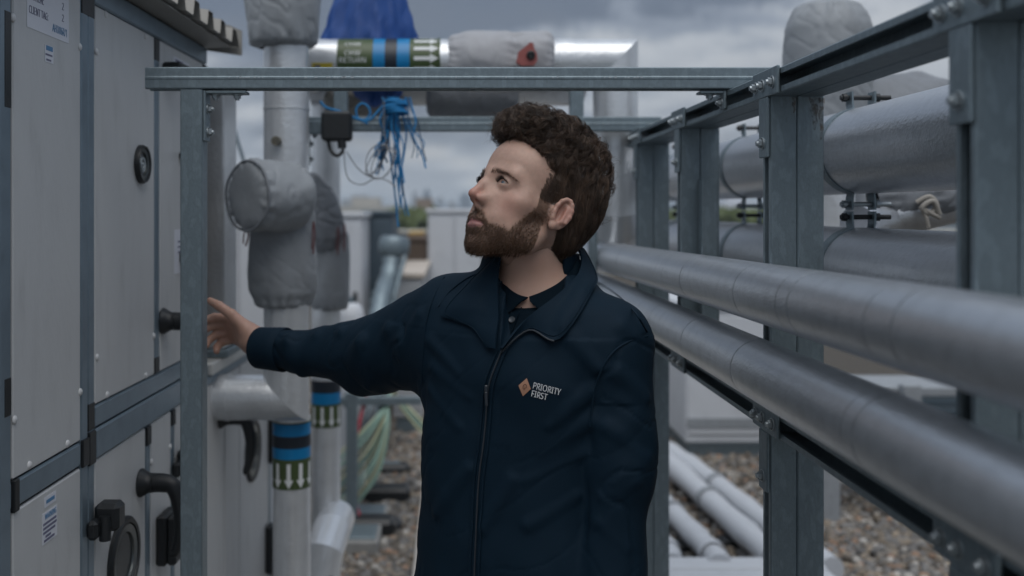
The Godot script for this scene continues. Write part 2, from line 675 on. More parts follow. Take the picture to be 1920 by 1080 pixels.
func setting() -> void:
	# the plain far below, then the roof deck with its gravel
	var g := Geo.new()
	g.bx(-4500, 4500, -30.2, -30, -7500, 500)
	struct("ground", g, mat(lin(0.07, 0.085, 0.06), 0.9, 0.0, M.blotch, 0.004))
	g = Geo.new()
	g.bx(-14, 16, -0.4, 0.0, -26, 4)
	var gm := mat(lin(0.155, 0.145, 0.13), 0.95, 0.0, ntex(31, 0.05, [Color(0.35, 0.34, 0.33), Color(0.8, 0.77, 0.73), Color(0.5, 0.49, 0.48), Color(1.0, 0.97, 0.93)], FastNoiseLite.TYPE_CELLULAR, 512, 0.0, 3), 2.2, M.fine, 1.0)
	struct("roof_deck", g, gm)
	g = Geo.new()
	g.bx(-13.8, 15.8, -29.99, -0.402, -25.8, 3.8)
	struct("building_walls", g, M.concrete)
	# loose gravel in the two stretches of deck that show
	var stones := []
	for s in 4:
		var f := Field.new()
		f.ell(Vector3.ZERO, Vector3(0.5, 0.33 + 0.04 * s, 0.38 + 0.05 * (s % 2)), 0.1)
		f.ell(Vector3(0.16 - 0.1 * s, 0.03, 0.1), Vector3(0.34, 0.3, 0.3), 0.15)
		var gg := Geo.new()
		f.net(gg, 0.17, [Vector3.ZERO], AABB(Vector3(-2, -2, -2), Vector3(4, 4, 4)))
		stones.append(gg.mesh())
	var rng := RandomNumberGenerator.new()
	rng.seed = 77
	var where := [[], [], [], []]
	for i in 30000:
		var d := 3.9 + 5.4 * pow(rng.randf(), 1.25)
		var px: float
		if rng.randf() < 0.36:
			px = rng.randf_range(560, 812)
		else:
			px = rng.randf_range(1200, 1930)
		var p := P(px, 0, d)
		if p.x > -0.19 and p.x < 0.75:
			continue
		p.y = 0.0
		where[rng.randi() % 4].append(p)
	for s in 4:
		var mm := MultiMesh.new()
		mm.transform_format = MultiMesh.TRANSFORM_3D
		mm.use_colors = true
		mm.mesh = stones[s]
		mm.instance_count = where[s].size()
		for i in where[s].size():
			var k := rng.randf_range(0.022, 0.05)
			var b := Basis.from_euler(Vector3(rng.randf_range(-0.4, 0.4), rng.randf() * TAU, rng.randf_range(-0.4, 0.4))).scaled(Vector3.ONE * k)
			mm.set_instance_transform(i, Transform3D(b, where[s][i] + Vector3(0, k * rng.randf_range(0.15, 0.55), 0)))
			var t := rng.randf()
			var c := Color(0.185, 0.165, 0.14)
			if t < 0.3:
				c = Color(0.16, 0.155, 0.15)
			elif t < 0.5:
				c = Color(0.235, 0.195, 0.15)
			elif t < 0.6:
				c = Color(0.27, 0.18, 0.125)
			elif t < 0.78:
				c = Color(0.10, 0.085, 0.07)
			elif t < 0.86:
				c = Color(0.38, 0.36, 0.33)
			var e := rng.randf_range(0.65, 1.25)
			mm.set_instance_color(i, Color(c.r * e, c.g * e, c.b * e))
		var o := MultiMeshInstance3D.new()
		o.name = numbered("gravel")
		o.multimesh = mm
		var m := mat(Color.WHITE, 0.85)
		m.vertex_color_use_as_albedo = true
		o.material_override = m
		o.set_meta("kind", "stuff")
		o.set_meta("label", ["brown and grey rounded gravel spread over the roof deck", "flatter gravel stones mixed over the roof deck", "small angular gravel stones on the roof deck", "plump gravel stones on the roof deck"][s])
		o.set_meta("category", "gravel")
		add_child(o)
	# paving slabs of the walkway
	var path := Node3D.new()
	path.name = "walkway"
	path.set_meta("kind", "structure")
	add_child(path)
	for i in 14:
		for k in 2:
			g = Geo.new()
			g.bx(-0.178 + k * 0.452, -0.178 + k * 0.452 + 0.448, 0.004, 0.052, -9.0 + i * 0.6, -9.0 + i * 0.6 + 0.594, 0.004)
			mk(path, "slab", g, M.slab)
	# far roofs, trees and towers
	far_city()

func building(label: String, px0: float, px1: float, top: float, d: float, deep: float, m: Material, base := -30.0, wins := true, called := "tower") -> void:
	var a := P(px0, top, d)
	var b := P(px1, top, d)
	var o := thing(called, label, "building", Vector3((a.x + b.x) / 2, base, -d - deep / 2))
	var g := Geo.new()
	g.bx(a.x, b.x, base, a.y, -d, -d - deep)
	mk(o, "wall", g, m)
	g = Geo.new()
	var w := b.x - a.x
	g.bx(a.x + w * 0.25, b.x - w * 0.3, a.y, a.y + (a.y - base) * 0.05, -d - deep * 0.2, -d - deep * 0.8)
	mk(o, "roof_plant", g, m)
	if wins:
		var n := maxi(3, int((a.y - maxf(base, -8.0)) / (d * 0.006)))
		for i in mini(n, 9):
			g = Geo.new()
			var y := a.y - (i + 0.7) * (a.y - base) / (n + 4.0)
			g.bx(a.x + w * 0.06, b.x - w * 0.06, y - d * 0.0016, y, -d + d * 0.0004, -d + d * 0.001)
			mk(o, "window_band", g, M.slate)

func far_city() -> void:
	var pale := mat(lin(0.30, 0.31, 0.32), 0.7)
	var blue := mat(lin(0.12, 0.15, 0.19), 0.5)
	var brick := mat(lin(0.25, 0.20, 0.16), 0.8)
	building("slim grey tower rising over the skyline behind the hanging blue rope", 772, 783, 362, 900, 12, pale)
	building("broad blue grey tower, tallest on the hazy skyline", 793, 807, 359, 820, 14, blue)
	building("short stepped tower on the hazy skyline beside the tallest one", 818, 832, 372, 1000, 18, pale)
	building("dark office block on the skyline just in front of the man's nose", 862, 884, 366, 900, 20, blue)
	building("low pale block on the skyline between the towers", 838, 858, 381, 700, 20, pale)
	building("long pale stone block closing the view beyond the jacketed pipes", 628, 742, 386, 190, 16, mat(lin(0.42, 0.40, 0.36), 0.8), -30.0, true, "stone_block")
	building("grey low rise block beyond the stone block", 640, 700, 374, 420, 30, pale, -30.0, true, "low_rise_block")
	building("wide low office block seen between the rack posts", 1240, 1460, 383, 520, 40, blue, -30.0, true, "office_block")
	building("white gabled shed roof seen under the upper rack pipe", 1352, 1420, 380, 260, 20, mat(lin(0.6, 0.62, 0.66), 0.6), -30.0, true, "shed")
	building("long grey warehouse seen past the rope knot", 1540, 1900, 398, 160, 30, mat(lin(0.24, 0.27, 0.29), 0.7), -30.0, true, "warehouse")
	building("brick block with flat roof beyond the white cabinet", 760, 830, 398, 110, 12, brick, -30.0, true, "brick_block")
	var g := Geo.new()
	var rng := RandomNumberGenerator.new()
	rng.seed = 5
	# the tree belt beyond the roof reads as one mass
	g = Geo.new()
	for i in 5200:
		var d := rng.randf_range(60, 95)
		var px := rng.randf_range(1180, 1480) if i % 4 else rng.randf_range(730, 830)
		var c := P(px, 412 + rng.randf_range(-12, 34), d)
		var r := rng.randf_range(0.25, 0.7)
		var nn := Vector3(rng.randf_range(-1, 1), rng.randf_range(0, 1.2), rng.randf_range(0.2, 1)).normalized()
		var x := nn.cross(Vector3.UP).normalized()
		var y := x.cross(nn)
		g.face([c + x * r, c + y * r, c - x * r, c - y * r], nn)
	var o := mk(self, "treeline", g, mat(lin(0.085, 0.11, 0.035), 0.8))
	o.set_meta("kind", "stuff")
	o.set_meta("label", "yellow green treetops beyond the edge of the roof")
	o.set_meta("category", "trees")
	# parapet along the roof edge
	var pw := thing("parapet", "pale coped parapet wall along the far roof edge", "wall", Vector3(0, 0, -24))
	g = Geo.new()
	g.bx(-14, 16, 0.003, 1.05, -25.6, -25.25)
	mk(pw, "upstand", g, M.concrete)
	g = Geo.new()
	g.bx(-14, 16, 1.052, 1.13, -25.68, -25.17, 0.02)
	mk(pw, "coping", g, mat(lin(0.55, 0.54, 0.5), 0.8, 0.0, M.blotch, 0.5))

# the unit's face is a vertical plane that recedes to the pixel (890, 395): depth for a pixel column, height for a pixel on it
func ad(px: float) -> float:
	return 1365.0 / (890.0 - px)

func ay(px: float, py: float) -> float:
	return H - (py - CY) * ad(px) / F

func label_plate(parent: Node3D, called: String, y0: float, y1: float, d0: float, d1: float, lines: Array, what := "") -> void:
	# a flat sticker on the face; each line: [text, height on the sticker 0..1 from the top, size, across 0..1, material]
	var g := Geo.new()
	g.bx(0.0062, 0.0068, y0, y1, -d0, -d1)
	var s := mk(parent, called, g, M.paper)
	if what:
		s.set_meta("label", what)
	for l in lines:
		var y := lerpf(y1, y0, l[1])
		var d := lerpf(d0, d1, l[3])
		if l[0] == "":
			# a printed line too small to read: [_, height, thickness, from, material, to]
			g = Geo.new()
			g.bx(0.0070, 0.0073, y - l[2] / 2, y + l[2] / 2, -d, -lerpf(d0, d1, l[5]))
			mk(s, "print", g, l[4])
			continue
		var me := lettering(l[0], l[2], 0.0004, l[5] if l.size() > 5 else 1.0)
		var ab := me.get_aabb()
		var t := Transform3D(Basis(Vector3(0, 0, -1), Vector3.UP, Vector3(1, 0, 0)), Vector3(0.0072, y, -d))
		t.origin -= t.basis * Vector3(ab.position.x, ab.get_center().y, 0)
		inst(s, "print", me, l[4], t)

func lever_handle(door: Node3D, y: float, d: float, up := false) -> void:
	var g := Geo.new()
	var out := Transform3D(Basis(Vector3(0, 1, 0), Vector3(1, 0, 0), Vector3(0, 0, -1)), Vector3(0.005, y, -d))
	g.lathe(out, [Vector2(0, 0), Vector2(0.030, 0), Vector2(0.031, 0.004), Vector2(0.024, 0.016), Vector2(0.021, 0.022), Vector2(0.021, 0.03), Vector2(0, 0.03)], 20)
	var s := -1.0 if not up else 1.0
	# stem and drooping lever, flattened in section
	var path := smooth_path([Vector3(0.03, y, -d), Vector3(0.056, y, -d), Vector3(0.078, y + s * 0.008, -d), Vector3(0.09, y + s * 0.045, -d), Vector3(0.093, y + s * 0.095, -d), Vector3(0.083, y + s * 0.145, -d), Vector3(0.072, y + s * 0.152, -d)], 4)
	var rad := []
	for i in path.size():
		var t := float(i) / (path.size() - 1)
		rad.append(lerpf(0.021, 0.011, clampf(t * 1.6 - 0.3, 0, 1)))
	rad[-1] = 0.006
	var gg := Geo.new()
	gg.tube(path, rad, 12)
	for i in gg.v.size():
		gg.v[i].z = -d + (gg.v[i].z + d) * 0.8
	var h := mk(door, "handle", gg, M.black)
	mk(h, "rosette", g, M.black)

func porthole(door: Node3D, y: float, d: float, r: float, gauge := false) -> void:
	var out := Transform3D(Basis(Vector3(0, 1, 0), Vector3(1, 0, 0), Vector3(0, 0, -1)), Vector3(0.005, y, -d))
	var g := Geo.new()
	g.lathe(out, [Vector2(r * 1.02, 0), Vector2(r * 1.02, 0.008), Vector2(r * 0.96, 0.013), Vector2(r * 0.86, 0.012), Vector2(r * 0.84, 0.006)], 40)
	var o := mk(door, "porthole", g, M.black)
	g = Geo.new()
	g.lathe(out, [Vector2(r * 0.85, 0.006), Vector2(r * 0.82, 0.010), Vector2(r * 0.64, 0.008), Vector2(r * 0.62, 0.002), Vector2(r * 0.60, 0.001)], 40)
	mk(o, "ring", g, mat(lin(0.10, 0.11, 0.11), 0.3, 0.7, M.blotch, 14.0))
	g = Geo.new()
	g.lathe(out, [Vector2(0, 0.0035), Vector2(r * 0.61, 0.0035)], 32)
	mk(o, "pane", g, mat(lin(0.012, 0.018, 0.022), 0.35) if not gauge else mat(lin(0.16, 0.17, 0.18), 0.2, 0.2))
	if gauge:
		g = Geo.new()
		g.lathe(Transform3D(out.basis, out.origin), [Vector2(r * 0.40, 0.004), Vector2(r * 0.38, 0.008), Vector2(r * 0.26, 0.008), Vector2(r * 0.24, 0.004)], 28)
		mk(o, "dial_ring", g, M.bolt)
		g = Geo.new()
		g.lathe(out, [Vector2(0, 0.010), Vector2(r * 0.1, 0.009), Vector2(r * 0.13, 0.004)], 14)
		mk(o, "boss", g, M.bolt)

func air_handling_unit() -> void:
	var xf := Transform3D(Basis(Vector3.UP, -0.0214), Vector3(-0.731, 0, 0))
	var o := thing("air_handling_unit", "pale grey double stacked air handling unit with black lever handles", "ventilation unit", Vector3.ZERO, "", xf)
	var g := Geo.new()
	# carcass behind the panels
	g.bx(-1.1, -0.004, 0.16, 1.142, -0.9, -3.545)
	g.bx(-1.1, -0.0045, 1.2045, 2.058, -0.9, -2.698)
	g.bx(-1.1, -0.012, 1.142, 1.2045, -0.9, -2.7)
	mk(o, "carcass", g, M.black)
	g = Geo.new()
	g.bx(-1.1, 0.0, 0.02, 0.158, -0.9, -3.55)
	mk(o, "plinth", g, M.galv)
	g = Geo.new()
	g.bx(-1.08, -0.02, 1.1425, 1.20, -2.702, -3.54, 0.003)
	mk(o, "top_cover", g, M.white)
	g = Geo.new()
	g.bx(-0.03, 0.022, 1.172, 1.206, -2.702, -3.55, 0.004)
	mk(o, "drip_edge", g, mat(lin(0.60, 0.60, 0.58), 0.4, 0.3))
	# panels: d0, d1, y0, y1
	var p := {}
	var spec := {
		"a": [1.565, 1.832, 1.197, 2.06], "b": [1.903, 2.254, 1.2495, 2.013], "c": [2.294, 2.654, 1.2495, 2.013],
		"d": [1.565, 1.832, 0.165, 1.146], "e": [1.903, 2.192, 0.165, 1.142], "f": [2.229, 2.376, 0.165, 1.142],
		"g": [2.41, 2.66, 0.165, 1.142], "h": [2.70, 2.884, 0.165, 1.142], "i": [2.894, 3.066, 0.165, 1.142], "j": [3.075, 3.50, 0.165, 1.142], "k": [0.92, 1.515, 1.197, 2.06], "l": [0.92, 1.515, 0.165, 1.146]}
	for k in spec:
		var s: Array = spec[k]
		g = Geo.new()
		g.bx(-0.0035, 0.006, s[2], s[3], -s[0], -s[1], 0.0025)
		p[k] = mk(o, "door" if k in ["b", "c", "e", "g", "h", "j"] else "panel", g, M.panel)
	# aluminium frame: uprights and rails
	for u in [[1.52, 1.558, 0.165, 2.06], [1.837, 1.867, 0.165, 2.06], [1.8695, 1.899, 0.165, 2.06], [2.2575, 2.2905, 1.2495, 2.013], [2.658, 2.70, 1.2495, 2.013], [2.196, 2.2255, 0.165, 1.142], [2.380, 2.406, 0.165, 1.142], [2.664, 2.696, 0.165, 1.142], [3.505, 3.55, 0.165, 1.142]]:
		g = Geo.new()
		g.bx(-0.004, 0.0063, u[2], u[3], -u[0], -u[1], 0.003)
		mk(o, "upright", g, M.alu)
	for r in [[1.901, 2.70, 1.2045, 1.247, 0.0065], [1.901, 3.55, 1.1445, 1.2025, 0.0095], [1.90, 2.70, 2.0155, 2.0595, 0.0065], [1.562, 1.834, 1.150, 1.1935, 0.0065], [0.92, 1.518, 1.150, 1.1935, 0.0065]]:
		g = Geo.new()
		var far: float = r[1] if r[1] < 3.5 else 2.70
		g.bx(-0.004, r[4], r[2], r[3], -r[0], -far, 0.004)
		mk(o, "rail", g, M.alu)
	g = Geo.new()
	g.bx(-0.004, 0.010, 1.1445, 1.171, -2.703, -3.55, 0.004)
	mk(o, "rail", g, M.alu)
	# black corner pieces where rails meet uprights
	for b in [[1.868, 1.899, 1.205, 1.256], [1.868, 1.899, 1.14, 1.203], [1.8375, 1.866, 1.145, 1.196], [1.563, 1.580, 1.145, 1.196], [1.838, 1.8985, 1.985, 2.058], [2.258, 2.2895, 1.962, 2.012], [2.258, 2.2895, 1.25, 1.286], [2.197, 2.2245, 1.10, 1.141], [2.381, 2.405, 1.105, 1.141], [1.535, 1.557, 1.78, 1.93], [1.535, 1.557, 1.30, 1.36], [2.659, 2.7, 1.98, 2.012]]:
		g = Geo.new()
		g.bx(0.002, 0.0100 if b[2] < 1.2 else 0.0072, b[2], b[3], -b[0], -b[1], 0.0012)
		mk(o, "corner_piece", g, M.black)
	# white screw caps
	g = Geo.new()
	g.lathe(Transform3D(Basis(Vector3(0, 1, 0), Vector3(1, 0, 0), Vector3(0, 0, -1)), Vector3.ZERO), [Vector2(0.0072, 0), Vector2(0.0070, 0.0014), Vector2(0.005, 0.0032), Vector2(0, 0.0040)], 12)
	var cap := g.mesh()
	for s in [[17, 33], [143, 88], [175, 97], [192, 27], [267, 68], [283, 630], [176, 670], [268, 704], [195, 740], [144, 735], [20, 787], [120, 832], [48, 872], [279, 866], [314, 838]]:
		inst(o, "screw_cap", cap, M.cap, Transform3D(Basis(), Vector3(0.0058, ay(s[0], s[1]), -ad(s[0]))))
	lever_handle(p.e, ay(258, 905), ad(258))
	lever_handle(p.c, ay(300, 602), ad(300), true)
	lever_handle(p.h, ay(409, 783), ad(409))
	porthole(p.b, ay(258, 308), ad(258), 0.041, true)
	porthole(p.e, 0.905, 2.048, 0.083)
	porthole(p.j, 0.84, 3.24, 0.098)
	# hinges, isolator and latch
	for hspec in [[1.868, 1.036, 0.060, 0.052], [2.392, 1.013, 0.04, 0.055]]:
		g = Geo.new()
		var dd: float = hspec[0]
		var yy: float = hspec[1]
		g.bx(0.009, 0.03, yy - 0.03, yy + 0.006, -dd + 0.02, -dd - 0.012, 0.006)
		g.bx(0.012, hspec[2], yy - 0.022, yy + 0.03, -dd - 0.008, -dd - hspec[3], 0.008)
		g.tube([Vector3(0.036, yy - 0.036, -dd - 0.006), Vector3(0.036, yy + 0.01, -dd - 0.006)], 0.011, 10)
		mk(o, "hinge", g, M.black)
	g = Geo.new()
	g.bx(0.0062, 0.030, 0.81, 0.925, -2.262, -2.345, 0.005)
	var iso := mk(o, "isolator_box", g, M.black)
	g = Geo.new()
	g.bx(0.0305, 0.052, 0.812, 0.923, -2.264, -2.343, 0.005)
	mk(iso, "lid", g, M.black)
	for t in [[1.93, 1.966, 2.31, 2.40], [1.745, 1.765, 2.44, 2.46], [1.49, 1.52, 2.44, 2.46]]:
		g = Geo.new()
		g.bx(0.006, 0.05, t[0], t[1], -t[2], -t[3], 0.005)
		mk(o, "latch", g, M.black)
	for t in [[0.93, 3.49], [0.56, 3.44]]:
		g = Geo.new()
		g.bx(0.006, 0.035, t[0] - 0.2, t[0] - 0.03, -t[1], -t[1] - 0.05, 0.008)
		mk(o, "latch", g, M.black)
	# stickers
	label_plate(p.a, "sticker", ay(110, 90) + 0.012, 2.045, ad(43), ad(122), [["", 0.2, 0.007, 0.04, M.ink, 0.6], ["UNIT NUMBER:", 0.42, 0.012, 0.04, M.ink, 0.72], ["21102", 0.36, 0.012, 0.70, M.ink, 0.8], ["SECTION:", 0.58, 0.012, 0.04, M.ink, 0.8], ["2", 0.52, 0.012, 0.82, M.ink], ["CLIENT TAG:", 0.76, 0.012, 0.04, M.ink, 0.8], ["2", 0.68, 0.012, 0.82, M.ink], ["AHU06R/1", 0.87, 0.013, 0.58, M.inkblue, 0.75]], "white data sticker with unit number and client tag")
	label_plate(p.a, "sticker", ay(85, 118), ay(85, 86), ad(77), ad(93), [["", 0.16, 0.008, 0.12, M.inkblue, 0.9], ["", 0.55, 0.003, 0.05, M.ink, 0.85], ["", 0.85, 0.003, 0.15, M.ink, 0.7]])
	label_plate(p.d, "sticker", ay(86, 1013), ay(86, 955), ad(72), ad(100), [["WARNING", 0.14, 0.009, 0.16, M.inkblue, 0.8], ["", 0.36, 0.004, 0.05, M.ink, 0.93], ["", 0.50, 0.004, 0.05, M.ink, 0.95], ["", 0.64, 0.004, 0.05, M.ink, 0.85], ["", 0.78, 0.004, 0.2, M.ink, 0.55], ["", 0.9, 0.004, 0.1, M.ink, 0.8]], "small warning sticker in blue print")
	label_plate(p.d, "sticker", ay(88, 945), ay(88, 926), ad(76), ad(98), [["", 0.5, 0.006, 0.15, M.inkblue, 0.85]])
	label_plate(p.c, "sticker", ay(330, 512), ay(330, 430), ad(322), ad(352), [["", 0.08, 0.007, 0.5, M.inkblue, 0.8], ["", 0.28, 0.004, 0.2, M.ink, 0.4], ["", 0.28, 0.004, 0.6, M.ink, 0.7], ["", 0.40, 0.004, 0.2, M.ink, 0.4], ["", 0.40, 0.004, 0.6, M.ink, 0.7], ["", 0.52, 0.004, 0.2, M.ink, 0.4], ["", 0.52, 0.004, 0.6, M.ink, 0.7]])
	label_plate(p.c, "sticker", ay(334, 128), ay(334, 112), ad(320), ad(350), [["", 0.35, 0.005, 0.1, M.ink, 0.6], ["", 0.7, 0.005, 0.1, M.ink, 0.8]])
	# box profile roof sheet with its eave hanging past the face
	g = Geo.new()
	var rows := []
	var d0 := 0.9
	var prof := []
	while d0 < 2.70:
		prof.append_array([[d0, 0.0], [d0 + 0.058, 0.0], [d0 + 0.070, 0.038], [d0 + 0.108, 0.038]])
		d0 += 0.12
	prof.append([2.725, 0.0])
	for x in [-1.15, -0.5, 0.088]:
		var r := []
		for q in prof:
			r.append(Vector3(x, 2.098 + q[1] - (x + 0.1) * 0.16, -q[0]))
		rows.append(r)
	for k in prof.size() - 1:
		var quad := []
		for i in [[0, k], [0, k + 1], [2, k + 1], [2, k]]:
			quad.append(rows[i[0]][i[1]])
		g.face(quad, Vector3.UP)
		var low := []
		for q in quad:
			low.append(q - Vector3(0, 0.0016, 0))
		g.face(low, Vector3.DOWN)
		g.face([quad[3], quad[2], low[2], low[3]], Vector3.RIGHT)
	var roof := mk(o, "roof", g, M.roof)
	g = Geo.new()
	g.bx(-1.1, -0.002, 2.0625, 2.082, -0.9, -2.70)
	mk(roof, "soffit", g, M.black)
	g = Geo.new()
	g.bx(0.0, 0.07, 2.0625, 2.0645, -0.9, -2.712)
	g.extr(PackedVector2Array([Vector2(-0.05, 2.066), Vector2(0.088, 2.045), Vector2(0.094, 2.045), Vector2(0.094, 2.112), Vector2(0.06, 2.128), Vector2(-0.05, 2.14)]), Vector3(0, 0, -2.727), Vector3(0, 0, -2.731), Vector3.RIGHT, Vector3.UP)
	mk(roof, "end_trim", g, M.roof)
	# second, taller unit standing further along the same line
	var c := thing("duct_casing", "tall brushed metal duct casing standing on the lower unit behind the corner post", "duct", Vector3.ZERO, "", xf)
	g = Geo.new()
	g.bx(-0.5, 0.026, 1.2295, 2.0, -2.80, -2.95, 0.004)
	mk(c, "casing", g, M.pipe)
	g = Geo.new()
	g.bx(-0.52, 0.040, 1.2075, 1.2285, -2.79, -2.96, 0.003)
	mk(c, "flange", g, M.galv)
	var w := thing("plant_cabinet", "flat pale grey plant cabinet behind the drum shaped valve jacket", "cabinet", Vector3.ZERO)
	g = Geo.new()
	var q0 := P(392, 0, 4.4).x
	var q1 := P(500, 0, 4.4).x
	g.bx(q0 - 0.6, q1, 0.06, 1.78, -4.4, -5.3, 0.01)
	mk(w, "casing", g, M.white)
	g = Geo.new()
	g.bx(q0 - 0.6, q1 + 0.02, 0.003, 0.058, -4.42, -5.3)
	mk(w, "plinth", g, M.galv)
	for k in 2:
		g = Geo.new()
		g.bx(q0 + 0.01 + k * 0.13, q0 + 0.128 + k * 0.13, 0.1, 1.72, -4.392, -4.3995, 0.002)
		mk(w, "door", g, M.white)
	g = Geo.new()
	g.tube([P(428, 205, 4.3), P(460, 312, 4.3)], 0.008, 8)
	var arm := mk(w, "stay_rod", g, M.galv)
	arm.set_meta("label", "thin slanting metal rod")

const XR := 0.527      # outer face of the rack rail
const SW := 0.0445     # one strut of a back to back pair
const SD := 0.0415     # strut depth

func channel(w: float, h: float, ridge := false) -> PackedVector2Array:
	# C section: web on y = 0, open towards +y
	var t := 0.0028
	var l := 0.0105
	var a := w / 2
	var r := PackedVector2Array([Vector2(-a + 0.002, 0), Vector2(a - 0.002, 0), Vector2(a, 0.002)])
	if ridge:
		r.append_array(PackedVector2Array([Vector2(a, h * 0.42), Vector2(a + 0.0011, h * 0.46), Vector2(a + 0.0011, h * 0.54), Vector2(a, h * 0.58)]))
	r.append_array(PackedVector2Array([Vector2(a, h - 0.002), Vector2(a - 0.002, h), Vector2(a - l, h), Vector2(a - l, h - 0.008), Vector2(a - l + t, h - 0.008), Vector2(a - l + t, h - t), Vector2(a - t, h - t), Vector2(a - t, t), Vector2(-a + t, t), Vector2(-a + t, h - t), Vector2(-a + l - t, h - t), Vector2(-a + l - t, h - 0.008), Vector2(-a + l, h - 0.008), Vector2(-a + l, h), Vector2(-a + 0.002, h), Vector2(-a, h - 0.002), Vector2(-a, 0.002)]))
	return r

func bolt_mesh() -> ArrayMesh:
	var g := Geo.new()
	var hexa := PackedVector2Array()
	for i in 6:
		hexa.append(Vector2(cos(TAU * i / 6), sin(TAU * i / 6)) * 0.0072)
	g.extr(hexa, Vector3(0, 0.002, 0), Vector3(0, 0.0080, 0), Vector3.RIGHT, Vector3.BACK)
	g.lathe(Transform3D(), [Vector2(0.0105, 0), Vector2(0.0105, 0.002), Vector2(0.009, 0.0022)], 14)
	g.lathe(Transform3D(), [Vector2(0.0046, 0.008), Vector2(0.0042, 0.0115), Vector2(0, 0.0115)], 10)
	return g.mesh()

func pair(frame: Node3D, called: String, a: Vector3, b: Vector3, across: Vector3, other: Vector3) -> MeshInstance3D:
	# two struts back to back; a..b is the middle of the joint; they open towards -across and +across
	var g := Geo.new()
	g.extr(channel(SD, SW - 0.0004), a - across * 0.0004, b - across * 0.0004, other, -across)
	var one := mk(frame, called, g, M.galv)
	g = Geo.new()
	g.extr(channel(SD, SW - 0.0004), a + across * 0.0004, b + across * 0.0004, other, across)
	mk(one, "strut", g, M.galv)
	return one

